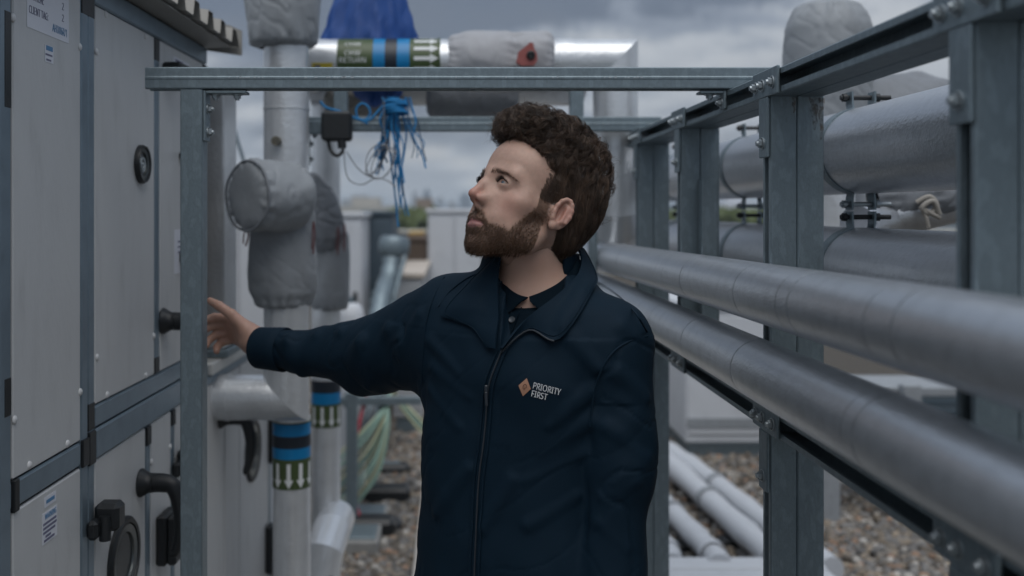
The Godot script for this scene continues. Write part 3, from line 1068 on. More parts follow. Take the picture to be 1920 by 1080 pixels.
func support_frame() -> void:
	var o := thing("pipe_support_frame", "bolted galvanised strut frame spanning over the walkway and carrying the pipes", "pipe rack", Vector3(XR, 0, -1.66))
	var bolt := bolt_mesh()
	var X := Vector3.RIGHT
	var Y := Vector3.UP
	var Z := Vector3.BACK
	var mx := XR + SW
	var top := 1.852
	# side rail on top of the posts, in back to back pairs
	pair(o, "top_rail", Vector3(mx, top - SD / 2, -0.72), Vector3(mx, top - SD / 2, -3.02), X, Y)
	var posts := [1.004, 1.654, 2.304, 2.84]
	for d in posts:
		var foot := 0.012 if d != 2.304 else 1.2925
		var p := pair(o, "post", Vector3(mx, foot, -d - SD / 2), Vector3(mx, top - SD - 0.0005, -d - SD / 2), X, Z)
		if d == 2.304:
			continue
		var g := Geo.new()
		g.bx(XR - 0.03, XR + 2 * SW + 0.03, 0.002, 0.0115, -d + 0.03, -d - 0.09, 0.001)
		mk(p, "foot_plate", g, M.galv)
	for q in [[1.004, 1.654], [1.654, 2.84]]:
		pair(o, "lower_rail", Vector3(mx, 1.271, -q[0] - SD - 0.001), Vector3(mx, 1.271, -q[1] + 0.001), X, Y)
	pair(o, "lower_rail", Vector3(mx, 1.271, -0.72), Vector3(mx, 1.271, -posts[0] + 0.001), X, Y)
	# T plates on the rail side
	for d in posts:
		for low in [false, true]:
			var yt := top - 0.001 if not low else 1.2925
			var dir := -1.0
			var g := Geo.new()
			g.bx(XR - 0.0065, XR - 0.0012, yt - 0.0415, yt + 0.004, -d + 0.052, -d - 0.078, 0.0015)
			if not (low and d == 2.304):
				g.bx(XR - 0.0066, XR - 0.0013, yt - 0.142, yt - 0.042, -d + 0.001, -d - 0.043, 0.0015)
			var pl := mk(o, "tee_plate", g, M.galv)
			for q in [[0.030, -0.021], [-0.022, -0.021], [-0.058, -0.021], [-0.021, -0.118]]:
				if low and d == 2.304 and q[1] < -0.05:
					continue
				inst(pl, "bolt", bolt, M.bolt, Transform3D(Basis(Vector3(0, 1, 0), Vector3(-1, 0, 0), Vector3(0, 0, 1)), Vector3(XR - 0.0066, yt + q[1], -d + q[0] - 0.0)))
	# front and rear cross beams, resting on the rails
	var xa := P(272, 0, 1.91).x
	var xb := P(1466, 0, 1.91).x
	for bm in [[1.91, xa, xb], [2.92, P(548, 0, 2.92).x, P(1240, 0, 2.92).x]]:
		var d: float = bm[0]
		var g := Geo.new()
		g.extr(channel(SD, SD, true), Vector3(bm[1], top + SD + 0.002, -d - SD / 2), Vector3(bm[2], top + SD + 0.002, -d - SD / 2), Z, -Y)
		var beam := mk(o, "cross_beam", g, M.galv)
		# stamped row of slots and marks along the ridge
		var rng := RandomNumberGenerator.new()
		rng.seed = int(d * 100)
		var gg := Geo.new()
		var x: float = bm[1] + 0.16
		while x < bm[2] - 0.06:
			if rng.randf() < 0.62:
				gg.bx(x, x + rng.randf_range(0.002, 0.006), top + SD * 0.53, top + SD * 0.53 + rng.randf_range(0.0015, 0.004), -d + 0.0008, -d + 0.0016)
			x += rng.randf_range(0.004, 0.011) if rng.randf() < 0.93 else rng.randf_range(0.05, 0.12)
		var mark := mk(beam, "stamped_mark", gg, M.bolt)
		mark.set_meta("kind", "stuff")
	# rear beam's carrier at the far end
	var xl := P(338, 0, 1.91).x
	for lp in [[1.91, xl, "post"], [2.92, P(548, 0, 2.92).x, "post"]]:
		var g := Geo.new()
		var d: float = lp[0]
		g.extr(channel(SD + 0.001, SD), Vector3(lp[1] + SD / 2, 0.012, -d), Vector3(lp[1] + SD / 2, top + 0.0005, -d), X, -Z)
		var post := mk(o, lp[2], g, M.galv)
		g = Geo.new()
		g.bx(lp[1] - 0.03, lp[1] + 0.09, 0.002, 0.0115, -d + 0.03, -d - 0.09, 0.001)
		mk(post, "foot_plate", g, M.galv)
		# angle bracket between post and beam
		g = Geo.new()
		var bx0: float = lp[1] + SD + 0.0015
		g.bx(bx0, bx0 + 0.005, top - 0.098, top - 0.001, -d - 0.002, -d - SD + 0.002, 0.001)
		g.bx(bx0 + 0.0052, bx0 + 0.082, top - 0.0065, top - 0.0012, -d - 0.002, -d - SD + 0.002, 0.001)
		var br := mk(o, "angle_bracket", g, M.galv)
		for q in [0.035, 0.08]:
			inst(br, "bolt", bolt, M.bolt, Transform3D(Basis(Vector3(0, -1, 0), Vector3(1, 0, 0), Vector3(0, 0, 1)), Vector3(bx0 + 0.005, top - q, -d - SD / 2)))
		for q in [0.020, 0.062]:
			inst(br, "bolt", bolt, M.bolt, Transform3D(Basis(Vector3(1, 0, 0), Vector3(0, -1, 0), Vector3(0, 0, -1)), Vector3(bx0 + q, top - 0.0066, -d - SD / 2)))
	# bracket that ties the front beam down to the rail
	var g := Geo.new()
	g.bx(XR - 0.0068, XR - 0.0015, top - 0.036, top - 0.0015, -1.915, -1.949, 0.001)
	g.bx(XR - 0.052, XR - 0.007, top - 0.0062, top - 0.0015, -1.915, -1.949, 0.001)
	var br := mk(o, "angle_bracket", g, M.galv)
	inst(br, "bolt", bolt, M.bolt, Transform3D(Basis(Vector3(1, 0, 0), Vector3(0, -1, 0), Vector3(0, 0, -1)), Vector3(XR - 0.03, top - 0.0063, -1.932)))
	inst(br, "bolt", bolt, M.bolt, Transform3D(Basis(Vector3(0, 1, 0), Vector3(-1, 0, 0), Vector3(0, 0, 1)), Vector3(XR - 0.0068, top - 0.022, -1.932)))
	# small brackets that carry the two slim pipes off the posts
	for d in posts:
		for py in [1.4965, 1.381]:
			g = Geo.new()
			g.bx(XR - 0.012, XR - 0.0005, py - 0.018, py + 0.018, -d - 0.006, -d - 0.036, 0.001)
			mk(o, "stand_off", g, M.galv)
	# rust that ran down from the joint of the second post
	for q in [[1527, 182, 10, 62], [1540, 184, 6, 78], [1489, 182, 5, 30]]:
		g = Geo.new()
		var rows := []
		for i in 9:
			var row := []
			var s: float = i / 8.0
			for j in 5:
				var w: float = q[2] * (1.0 - s * 0.75) * (1.0 + 0.25 * sin(i * 2.3 + q[0]))
				var pp := P(q[0] + (j / 4.0 - 0.5) * w * 2.0 + sin(i * 1.3) * 1.2, q[1] + q[3] * s, 1.654)
				row.append(Vector3(pp.x, pp.y, -1.6536))
			rows.append(row)
		g.sheet(rows, 0.0, Vector3.BACK)
		mk(o, "rust_streak", g, M.streak)
	# weathered cut strut clamped to a middle post
	g = Geo.new()
	g.extr(channel(0.036, 0.03), Vector3(P(1330, 0, 2.27).x, 1.345, -2.268), Vector3(P(1330, 0, 2.27).x, P(1330, 337, 2.27).y, -2.268), X, -Z)
	var cut := mk(o, "packing_strut", g, M.galv)
	cut.set_meta("label", "weathered strut offcut clamped to the post")

func slim_pipe(label: String, p0: Vector3, dir: Vector3, d0: float, d1: float, r: float, seams: Array) -> void:
	var at := func(d: float) -> Vector3: return p0 + dir * ((d + p0.z) / 1.0)
	var a: Vector3 = at.call(d0)
	var b: Vector3 = at.call(d1)
	var o := thing("insulated_pipe", label, "pipe", a, "slim lagged pipes along the rack")
	var cuts := [d0]
	cuts.append_array(seams)
	cuts.append(d1)
	for i in cuts.size() - 1:
		var g := Geo.new()
		var q0: Vector3 = at.call(cuts[i] + (0.0014 if i > 0 else 0.0))
		var q1: Vector3 = at.call(cuts[i + 1] - 0.0014)
		g.tube([q0, q0.lerp(q1, 0.005), q0.lerp(q1, 0.995), q1], [r - 0.0005, r, r, r - 0.0005], 56, true)
		mk(o, "foil_section", g, M.foil)
	var g2 := Geo.new()
	g2.tube([a.lerp(b, 0.01), a.lerp(b, 0.99)], r - 0.002, 40)
	mk(o, "core", g2, M.seam)

func clamp_ring(o: Node3D, c: Vector3, r: float, up: bool, down: bool) -> void:
	# flat split band round a pipe that runs along z, with a pair of lugs above and below and a bolt through them
	for s in [-1.0, 1.0]:
		var g := Geo.new()
		var prof := []
		var gap := 0.022 / r
		for k in 25:
			var a := lerpf(-PI / 2 + gap, PI / 2 - gap, k / 24.0)
			prof.append(Vector3(c.x + s * cos(a) * r, c.y + sin(a) * r, 0))
		var path := []
		var flare := 0.029
		path.append(Vector3(c.x + s * 0.0240, c.y - r - flare, 0))
		path.append(Vector3(c.x + s * 0.0235, c.y - r - 0.006, 0))
		path.append_array(prof)
		path.append(Vector3(c.x + s * 0.0235, c.y + r + 0.006, 0))
		path.append(Vector3(c.x + s * 0.0240, c.y + r + flare, 0))
		var rows := []
		for z in [c.z + 0.016, c.z - 0.016]:
			var row := []
			for q in path:
				row.append(Vector3(q.x, q.y, z))
			rows.append(row)
		g.sheet(rows, 0.0035, Vector3(s, 0, 0))
		mk(o, "half_band", g, M.galv)
	for s in [-1.0, 1.0]:
		var g := Geo.new()
		var y: float = c.y + s * (r + 0.018)
		g.tube([Vector3(c.x - 0.04, y, c.z), Vector3(c.x + 0.058, y, c.z)], 0.005, 10)
		g.tube([Vector3(c.x - 0.036, y, c.z), Vector3(c.x - 0.0285, y, c.z)], 0.0088, 6)
		g.tube([Vector3(c.x + 0.0285, y, c.z), Vector3(c.x + 0.036, y, c.z)], 0.0088, 6)
		mk(o, "clamp_bolt", g, M.black if s > 0 else M.bolt)

func rack_pipes() -> void:
	slim_pipe("upper slim foil lagged pipe running along the rack beside the man", Vector3(0.4655, 1.4965, -1.475), Vector3(0.004, -0.0115, -1.0), 0.70, 3.62, 0.045, [0.955, 1.02, 1.255, 1.30, 1.50, 1.86, 2.02, 2.6, 2.9])
	slim_pipe("lower slim foil lagged pipe running just above the lower rail", Vector3(0.4615, 1.381, -1.475), Vector3(0.003, -0.005, -1.0), 0.70, 3.75, 0.045, [1.04, 1.07, 1.50, 1.83, 2.14, 2.7])
	for k in 2:
		var y := 1.737 if k == 0 else 1.503
		var o := thing("large_pipe", ["upper large hammered foil pipe behind the rack posts", "lower large hammered foil pipe behind the rack posts"][k], "pipe", Vector3(0.80, y, -1.0), "large pipes behind the posts")
		var cuts := [0.75, 1.945, 2.66, 3.45, 4.6]
		for i in 4:
			var g := Geo.new()
			var a := Vector3(0.80, y, -cuts[i] - 0.001)
			var b := Vector3(0.80, y, -cuts[i + 1] + 0.001)
			g.tube([a, a.lerp(b, 0.01), a.lerp(b, 0.99), b], [0.0825, 0.084, 0.084, 0.0825], 64)
			mk(o, "foil_section", g, M.hammer)
		var n := 0
		for d in [1.955, 2.67, 3.46]:
			var c := thing("pipe_clamp", ["bolted split clamp round the %s large pipe beside the %s" % [["upper", "lower"][k], ["rust streaked post", "offcut strut", "rear cross beam"][n]]][0], "clamp", Vector3(0.80, y, -d), "clamps on the large pipes")
			clamp_ring(c, Vector3(0.80, y, -d), 0.0865, true, true)
			n += 1

var crease: FastNoiseLite

func cloth(parent: Node3D, called: String, t: Transform3D, prof: Array, wrinkle: float, gathers: Array, m: Material, seg := 64, squash := Vector2.ONE, seed_ := 0) -> MeshInstance3D:
	# a sewn fabric cover turned about the local y axis; gathers: heights where a drawstring pinches it
	if crease == null:
		crease = FastNoiseLite.new()
		crease.seed = 9
		crease.noise_type = FastNoiseLite.TYPE_SIMPLEX_SMOOTH
		crease.frequency = 1.0
		crease.fractal_octaves = 2
		crease.fractal_gain = 0.35
	var g := Geo.new()
	# resample the profile
	var fine := []
	for i in prof.size() - 1:
		var n := maxi(2, int(prof[i].distance_to(prof[i + 1]) / 0.006))
		for k in n:
			fine.append(prof[i].lerp(prof[i + 1], float(k) / n))
	fine.append(prof[-1])
	for it in 2:
		var sm := fine.duplicate()
		for i in range(1, fine.size() - 1):
			sm[i] = (fine[i - 1] + fine[i] * 2.0 + fine[i + 1]) / 4.0
		fine = sm
	var rows := []
	for q in fine:
		var row := []
		for k in seg:
			var a := TAU * k / seg
			var o := Vector3(cos(a) * squash.x, 0, sin(a) * squash.y)
			var p = o * q.x + Vector3(0, q.y, 0)
			var sk: float = p.y * 7.0 + sin(a * 2.0 + seed_) * 0.8
			var w := crease.get_noise_3d(p.x * 5 + seed_ * 7.7, sk * 0.6, p.z * 5) * 0.8
			var cr := absf(crease.get_noise_3d(p.x * 8 + seed_ * 3.1, p.y * 14.0 + p.x * 9.0, p.z * 8))
			w -= clampf(0.16 - cr, 0, 1) * 1.6
			var r: float = q.x + w * wrinkle * clampf(q.x / 0.05, 0, 1)
			for gy in gathers:
				var e: float = exp(-pow((q.y - gy) / 0.028, 2.0))
				r += e * (sin(a * 11 + sin(a * 3 + seed_) * 2.0) * 0.0035 + sin(a * 23 + seed_ + q.y * 60.0) * 0.002 - 0.003)
			row.append(t * (o.normalized() * (r * Vector2(o.x, o.z).length()) + Vector3(0, q.y, 0)))
		rows.append(row)
	var n := rows.size()
	var f := 0
	for i in n:
		for k in seg:
			var du: Vector3 = rows[mini(i + 1, n - 1)][k] - rows[maxi(i - 1, 0)][k]
			var dv: Vector3 = rows[i][(k + 1) % seg] - rows[i][(k - 1 + seg) % seg]
			var nn := du.cross(dv).normalized()
			if nn.length() < 0.5:
				nn = t.basis.y * (-1.0 if i < n / 2 else 1.0)
			g.pt(rows[i][k], nn, Vector2(float(k) / seg, float(i) / n))
	var mid: Vector3 = t * Vector3(0, (fine[0].y + fine[-1].y) / 2, 0)
	var test: int = (n / 2) * seg
	if g.n[test].dot(g.v[test] - mid) < 0.0:
		for i in g.n.size():
			g.n[i] = -g.n[i]
	for i in n - 1:
		for k in seg:
			var k2 := (k + 1) % seg
			g.quad(f + i * seg + k, f + i * seg + k2, f + (i + 1) * seg + k2, f + (i + 1) * seg + k)
	return mk(parent, called, g, m)

func drawstring(parent: Node3D, at: Vector3, length: float, m: Material, sway := 0.01) -> void:
	var g := Geo.new()
	g.tube(smooth_path([at, at + Vector3(sway, -length * 0.4, 0.004), at + Vector3(-sway * 0.4, -length, 0)], 4), 0.0024, 6)
	g.tube(smooth_path([at, at + Vector3(-sway, -length * 0.3, 0.003), at + Vector3(-sway * 1.4, -length * 0.85, 0)], 4), 0.002, 6)
	mk(parent, "drawstring", g, m)

func bands(parent: Node3D, t: Transform3D, r: float, list: Array) -> void:
	# tape wrapped round a pipe whose axis is the local y: [from, to, material]
	for b in list:
		var g := Geo.new()
		var rr := r + 0.0012 + (0.0006 if b[2] == M.bandblack else 0.0)
		g.lathe(t, [Vector2(r - 0.0005, b[0]), Vector2(rr, b[0] + 0.0004), Vector2(rr, b[1] - 0.0004), Vector2(r - 0.0005, b[1])], 48)
		mk(parent, "tape_band", g, b[2])

func arrows(parent: Node3D, t: Transform3D, r: float, y0: float, y1: float, count: int, wide: float) -> void:
	# printed arrows that follow the curve, pointing towards y1
	for k in count:
		var g := Geo.new()
		var a0 := TAU * k / count
		var rr := r + 0.0022
		var head := 0.34
		var rows := []
		for i in 9:
			var s := i / 8.0
			var w: float = 0.42 if s < 1.0 - head else lerpf(1.0, 0.02, (s - 1.0 + head) / head)
			rows.append([s, w])
		rows.insert(6, [1.0 - head, 0.42])
		rows.insert(7, [1.0 - head + 0.001, 1.0])
		var grid := []
		rows.sort_custom(func(p, q): return p[0] < q[0])
		for q in rows:
			var row := []
			for j in 5:
				var a: float = a0 + (j / 4.0 - 0.5) * wide * q[1] / r
				row.append(t * Vector3(cos(a) * rr, lerpf(y0, y1, q[0]), sin(a) * rr))
			grid.append(row)
		g.sheet(grid, 0.0, t.basis * Vector3(cos(a0), 0, sin(a0)))
		mk(parent, "arrow", g, M.arrow)

func pipe_run(parent: Node3D, called: String, path: Array, r: float, m: Material, seg := 48) -> MeshInstance3D:
	# straight lengths of clad pipe meeting in mitred joints
	var g := Geo.new()
	var n := path.size()
	var rings := []
	for i in n:
		var din: Vector3 = (path[i] - path[i - 1]).normalized() if i > 0 else (path[1] - path[0]).normalized()
		var dout: Vector3 = (path[i + 1] - path[i]).normalized() if i < n - 1 else din
		var plane := (din + dout).normalized()
		var rin := []
		rings.append([din, dout, plane])
	for i in n - 1:
		var dir: Vector3 = rings[i][1]
		var x := dir.cross(Vector3.UP if absf(dir.y) < 0.9 else Vector3.BACK).normalized()
		var y := dir.cross(x)
		var ra := []
		var rb := []
		for k in seg + 1:
			var a := TAU * k / seg
			var o := x * cos(a) + y * sin(a)
			for e in 2:
				var c: Vector3 = path[i + e]
				var pl: Vector3 = rings[i + e][2]
				var s := -(o * r).dot(pl) / dir.dot(pl)
				var idx := g.pt(c + o * r + dir * s, o)
				if e == 0:
					ra.append(idx)
				else:
					rb.append(idx)
		for k in seg:
			g.quad(ra[k], ra[k + 1], rb[k + 1], rb[k])
	for e in 2:
		var i: int = 0 if e == 0 else n - 1
		var dir: Vector3 = rings[i][1]
		var x := dir.cross(Vector3.UP if absf(dir.y) < 0.9 else Vector3.BACK).normalized()
		var y := dir.cross(x)
		var ps := []
		for k in seg:
			var a := TAU * k / seg
			ps.append(path[i] + (x * cos(a) + y * sin(a)) * r)
		g.face(ps, -dir if e == 0 else dir)
	return mk(parent, called, g, m)

func collar_ring(parent: Node3D, c: Vector3, dir: Vector3, r: float, wide := 0.012, m: Material = null) -> void:
	var g := Geo.new()
	g.lathe(along(dir, c), [Vector2(r - 0.001, -wide / 2), Vector2(r + 0.0018, -wide / 2 + 0.001), Vector2(r + 0.0018, wide / 2 - 0.001), Vector2(r - 0.001, wide / 2)], 40)
	mk(parent, "seam_band", g, m if m else M.pipe)

func riser_pipes() -> void:
	var up := Vector3.UP
	# riser that comes out of the unit and climbs behind the front post
	var d := 2.80
	var x := P(537, 0, d).x
	var o := thing("riser_pipe", "clad riser pipe leaving the unit and climbing through the drum shaped jacket", "pipe", Vector3(x, 0, -d), "clad risers beside the unit")
	var yb := P(0, 745, d).y
	pipe_run(o, "cladding", [Vector3(P(418, 0, d).x - 0.06, yb, -d), Vector3(x, yb, -d), Vector3(x, 2.36, -d)], 0.0635, M.pipe)
	collar_ring(o, Vector3(P(428, 0, d).x, yb, -d), Vector3.RIGHT, 0.0635)
	collar_ring(o, Vector3(x, P(0, 205, d).y, -d), up, 0.0635, 0.006)
	var g := Geo.new()
	g.tube([P(527, 268, d) + Vector3(0, 0, 0.060), P(527, 268, d) + Vector3(0, 0, 0.085)], 0.013, 12)
	mk(o, "probe_plug", g, M.rust)
	# jackets tied round the valves of that riser
	var j := thing("valve_jacket", "drum shaped grey fabric jacket with a round quilted end, tied to the riser", "valve jacket", P(470, 365, 2.64), "grey fabric valve jackets")
	var ax := Vector3(-0.66, 0.02, 0.75).normalized()
	var fc := P(463, 367, 2.63) - ax * 0.112
	cloth(j, "cover", along(ax, fc), [Vector2(0.0, -0.07), Vector2(0.07, -0.068), Vector2(0.09, -0.045), Vector2(0.093, 0.02), Vector2(0.0945, 0.105), Vector2(0.090, 0.112), Vector2(0.078, 0.119), Vector2(0.045, 0.121), Vector2(0.0, 0.119)], 0.012, [0.113], M.cloth, 72, Vector2.ONE, 3)
	g = Geo.new()
	var ring := []
	var tt := along(ax, fc)
	for k in 40:
		var a := TAU * k / 40
		ring.append(tt * Vector3(cos(a) * 0.0925, 0.111 + sin(a * 5) * 0.0015, sin(a) * 0.0925))
	g.tube(ring, 0.004, 6, false, true)
	mk(j, "piping", g, M.clothdark)
	drawstring(j, P(462, 430, 2.68), 0.045, M.string, 0.006)
	j = thing("valve_jacket", "tall grey fabric jacket gathered at its foot, below the drum shaped one", "valve jacket", P(530, 570, d), "grey fabric valve jackets")
	cloth(j, "cover", Transform3D(Basis(), P(530, 570, d)), [Vector2(0.068, -0.008), Vector2(0.082, 0.0), Vector2(0.080, 0.012), Vector2(0.090, 0.03), Vector2(0.096, 0.09), Vector2(0.094, 0.17), Vector2(0.094, 0.225), Vector2(0.094, 0.26), Vector2(0.07, 0.275)], 0.008, [0.0], M.cloth, 72, Vector2.ONE, 8)
	drawstring(j, P(588, 415, d - 0.05), 0.09, M.string, 0.003)
	j = thing("valve_jacket", "grey fabric jacket hanging over the top of the riser against the sky", "valve jacket", P(540, 60, d), "grey fabric valve jackets")
	cloth(j, "cover", Transform3D(Basis(), P(530, 88, d)), [Vector2(0.07, -0.004), Vector2(0.098, 0.004), Vector2(0.100, 0.03), Vector2(0.104, 0.09), Vector2(0.110, 0.2), Vector2(0.10, 0.28), Vector2(0.06, 0.3), Vector2(0, 0.303)], 0.012, [0.0], M.cloth, 72, Vector2.ONE, 14)
	# taped riser behind the first
	d = 2.86
	x = P(547, 0, d).x
	o = thing("riser_pipe", "clad riser pipe with a blue and black band, standing under the elbow", "pipe", Vector3(x, 0, -d), "clad risers beside the unit")
	pipe_run(o, "cladding", [Vector3(x, 0.02, -d), Vector3(x, 1.03, -d)], 0.0535, M.pipe)
	var t := Transform3D(Basis(Vector3.UP, 0.32), Vector3(x, 0, -d))
	var py := func(q: float) -> float: return P(0, q, d - 0.05).y
	bands(o, t, 0.0535, [[py.call(797), 1.02, M.green], [py.call(820), py.call(796), M.bandblue], [py.call(842), py.call(819), M.bandblack], [py.call(863), py.call(841), M.bandblue], [py.call(919), py.call(862), M.green]])
	arrows(o, t, 0.0535, py.call(870), py.call(916), 10, 0.025)
	g = Geo.new()
	g.bx(x - 0.1, x + 0.1, 0.002, 0.02, -d - 0.1, -d + 0.1)
	mk(o, "foot_plate", g, M.galv)
	# third riser, slimmer in view, with its own jacket
	d = 3.62
	x = P(611, 0, d).x
	o = thing("riser_pipe", "clad riser pipe with banded tape rising beside the floor elbow", "pipe", Vector3(x, 0, -d), "clad risers beside the unit")
	pipe_run(o, "cladding", [Vector3(x, 0.28, -d), Vector3(x, 2.15, -d)], 0.0525, M.pipe)
	t = Transform3D(Basis(Vector3.UP, 0.2), Vector3(x, 0, -d))
	py = func(q: float) -> float: return P(0, q, d - 0.05).y
	bands(o, t, 0.0525, [[py.call(738), py.call(715), M.bandblack], [py.call(760), py.call(737), M.bandblue], [py.call(803), py.call(759), M.green]])
	arrows(o, t, 0.0525, py.call(764), py.call(801), 10, 0.023)
	j = thing("valve_jacket", "grey fabric jacket with hanging drawstrings on the farther riser", "valve jacket", P(615, 560, d), "grey fabric valve jackets")
	cloth(j, "cover", Transform3D(Basis(), P(616, 578, d)), [Vector2(0.054, -0.006), Vector2(0.066, 0.0), Vector2(0.07, 0.014), Vector2(0.076, 0.05), Vector2(0.078, 0.2), Vector2(0.074, 0.27), Vector2(0.06, 0.285)], 0.007, [0.0], M.cloth, 60, Vector2.ONE, 21)
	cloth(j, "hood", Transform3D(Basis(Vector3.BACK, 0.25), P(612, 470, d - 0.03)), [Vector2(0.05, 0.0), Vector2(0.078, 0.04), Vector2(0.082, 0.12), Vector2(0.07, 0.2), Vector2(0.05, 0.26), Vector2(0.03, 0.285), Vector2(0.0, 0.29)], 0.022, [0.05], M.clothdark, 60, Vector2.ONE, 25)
	for q in [[611, 400, 50], [634, 425, 52], [646, 420, 50]]:
		drawstring(j, P(q[0], q[1], d - 0.085), q[2] * d / F, M.string, 0.004)
	# stub with a fat elbow on the floor beside the risers
	d = 3.36
	o = thing("pipe_elbow", "fat clad pipe elbow with a black ring at the foot of the risers", "pipe", P(600, 1080, d))
	var e := P(606, 1040, d)
	pipe_run(o, "cladding", [Vector3(e.x - 0.02, 0.10, -d), Vector3(e.x - 0.02, e.y - 0.09, -d), e + Vector3(0.0, 0.0, -0.02), e + Vector3(0.012, 0.04, -0.12), e + Vector3(0.015, 0.045, -0.26)], 0.066, M.pipe)
	collar_ring(o, Vector3(e.x - 0.02, e.y - 0.06, -d), up, 0.066, 0.006, M.black)
	g = Geo.new()
	g.bx(e.x - 0.12, e.x + 0.08, 0.002, 0.11, -d - 0.1, -d + 0.1, 0.004)
	mk(o, "plinth", g, M.concrete)

func top_pipe() -> void:
	var d := 3.06
	var r := 0.0685
	var yc := P(0, 74, d).y - r
	var xa := P(556, 0, d).x
	var xb := P(1154, 0, d).x
	var o := thing("top_pipe", "clad pipe with green and blue marker tape crossing above the frame", "pipe", Vector3(xa, yc, -d))
	pipe_run(o, "cladding", [Vector3(xa, yc, -d - 0.5), Vector3(xa, yc, -d), Vector3(xb, yc, -d), Vector3(xb, P(0, 425, d).y + 0.045, -d), Vector3(xb + 0.003, P(0, 425, d).y, -d - 0.018), Vector3(xb + 0.008, P(0, 425, d).y - 0.022, -d - 0.07), Vector3(xb + 0.012, P(0, 425, d).y - 0.026, -d - 0.45)], r, M.pipe)
	collar_ring(o, Vector3(xb, P(0, 330, d).y, -d), Vector3.UP, r, 0.006)
	var hg := Geo.new()
	hg.bx(P(1103, 0, 2.99).x, P(1118, 0, 2.99).x, 0.3, 1.85, -2.965, -3.0, 0.002)
	mk(o, "hanger", hg, M.galv)
	var px := func(q: float) -> float: return P(q, 0, d - r).x
	var t := Transform3D(Basis(Vector3(0, 0, -1), Vector3(1, 0, 0), Vector3(0, -1, 0)), Vector3(0, yc, -d))
	bands(o, t, r, [[px.call(631), px.call(699), M.green], [px.call(698), px.call(722), M.bandblue], [px.call(721), px.call(744), M.bandblack], [px.call(743), px.call(768), M.bandblue], [px.call(767), px.call(825), M.green]])
	arrows(o, t, r, px.call(776), px.call(822), 14, 0.026)
	# lettering wrapped round the tape
	for l in [[-4.0, "RETURN"], [14.0, "CHW"], [40.0, "CHW"], [-30.0, "RETURN"], [-50.0, "CHW"]]:
		var a := deg_to_rad(l[0])
		var me := lettering(l[1], 0.0150, 0.0004, 1.1)
		var ab := me.get_aabb()
		var out := Vector3(0, sin(a), cos(a))
		var b := Basis(Vector3.RIGHT, out.cross(Vector3.RIGHT), out)
		var at := Vector3(px.call(661) - ab.get_center().x, yc, -d) + out * (r + 0.0022)
		at -= b.y * ab.get_center().y
		inst(o, "print", me, M.arrow, Transform3D(b, at))
	var g := Geo.new()
	var a1 := deg_to_rad(-22)
	g.box(Transform3D(Basis(Vector3.RIGHT, -a1), Vector3(px.call(604), yc, -d) + Vector3(0, sin(a1), cos(a1)) * (r + 0.001)), Vector3(0.062, 0.026, 0.0012))
	var st := mk(o, "yellow_sticker", g, M.yellow)
	g = Geo.new()
	g.box(Transform3D(Basis(Vector3.RIGHT, -a1), Vector3(px.call(595), yc, -d) + Vector3(0, sin(a1), cos(a1)) * (r + 0.0022)), Vector3(0.016, 0.014, 0.0006))
	mk(st, "print", g, M.ink)
	# ragged tape edge
	g = Geo.new()
	var ring := []
	for k in 48:
		var a := TAU * k / 48
		ring.append(t * Vector3(cos(a) * (r + 0.002), px.call(823) + sin(a * 7) * 0.002, sin(a) * (r + 0.002)))
	g.tube(ring, 0.0028, 6, false, true)
	mk(o, "tape_edge", g, M.green)
	collar_ring(o, Vector3(px.call(1062), yc, -d), Vector3.RIGHT, r, 0.05)
	# valve jacket on the pipe
	var j := thing("valve_jacket", "pale grey fabric jacket wrapped round the valve on the taped top pipe", "valve jacket", Vector3(px.call(940), yc, -d), "grey fabric valve jackets")
	cloth(j, "cover", Transform3D(Basis(Vector3(0, 0, -1), Vector3(1, 0, 0), Vector3(0, -1, 0)), Vector3(px.call(840), yc, -d)), [Vector2(0.07, 0.0), Vector2(0.08, 0.006), Vector2(0.083, 0.03), Vector2(0.092, 0.06), Vector2(0.093, 0.19), Vector2(0.087, 0.2), Vector2(0.093, 0.212), Vector2(0.093, 0.3), Vector2(0.084, 0.318), Vector2(0.07, 0.322)], 0.009, [0.01, 0.2, 0.31], mat(lin(0.36, 0.365, 0.385), 0.6, 0.0, M.blotch, 2.5, M.weave, 0.35), 72, Vector2.ONE, 31)
	# dull red hand wheel hub poking out of the jacket
	var v := thing("hand_valve", "dull red valve handle sticking out of the pale jacket", "valve", P(990, 103, d - 0.1))
	g = Geo.new()
	var c := P(990, 105, d - 0.115)
	var poly := PackedVector2Array([Vector2(-0.036, -0.022), Vector2(-0.03, 0.008), Vector2(-0.012, 0.022), Vector2(0.004, 0.036), Vector2(0.014, 0.034), Vector2(0.016, 0.018), Vector2(0.024, 0.004), Vector2(0.026, -0.016), Vector2(0.018, -0.03), Vector2(-0.02, -0.032)])
	g.extr(poly, c, c + Vector3(0, 0, 0.028), Vector3.RIGHT, Vector3.UP)
	var hv := mk(v, "grip", g, M.valve)
	g = Geo.new()
	g.lathe(Transform3D(Basis(Vector3(1, 0, 0), Vector3(0, 0, 1), Vector3(0, -1, 0)), c + Vector3(0.006, -0.002, 0.0285)), [Vector2(0.013, 0), Vector2(0.013, 0.006), Vector2(0.009, 0.009), Vector2(0.006, 0.005), Vector2(0, 0.005)], 18)
	mk(hv, "hub", g, M.black)
	g = Geo.new()
	g.tube([c + Vector3(0, 0, -0.03), c + Vector3(0, 0, 0.002)], 0.009, 10)
	mk(v, "spindle", g, M.bolt)
	# saddles between pipe and rear beam
	for q in [640.0, 1080.0]:
		g = Geo.new()
		var xs: float = P(q, 0, 2.95).x
		g.bx(xs - 0.02, xs + 0.02, 1.896, yc - r + 0.004, -2.925, -2.96, 0.002)
		mk(o, "saddle", g, M.galv)
	# second, darker pipe just behind and below
	var d2 := 3.40
	var r2 := 0.078
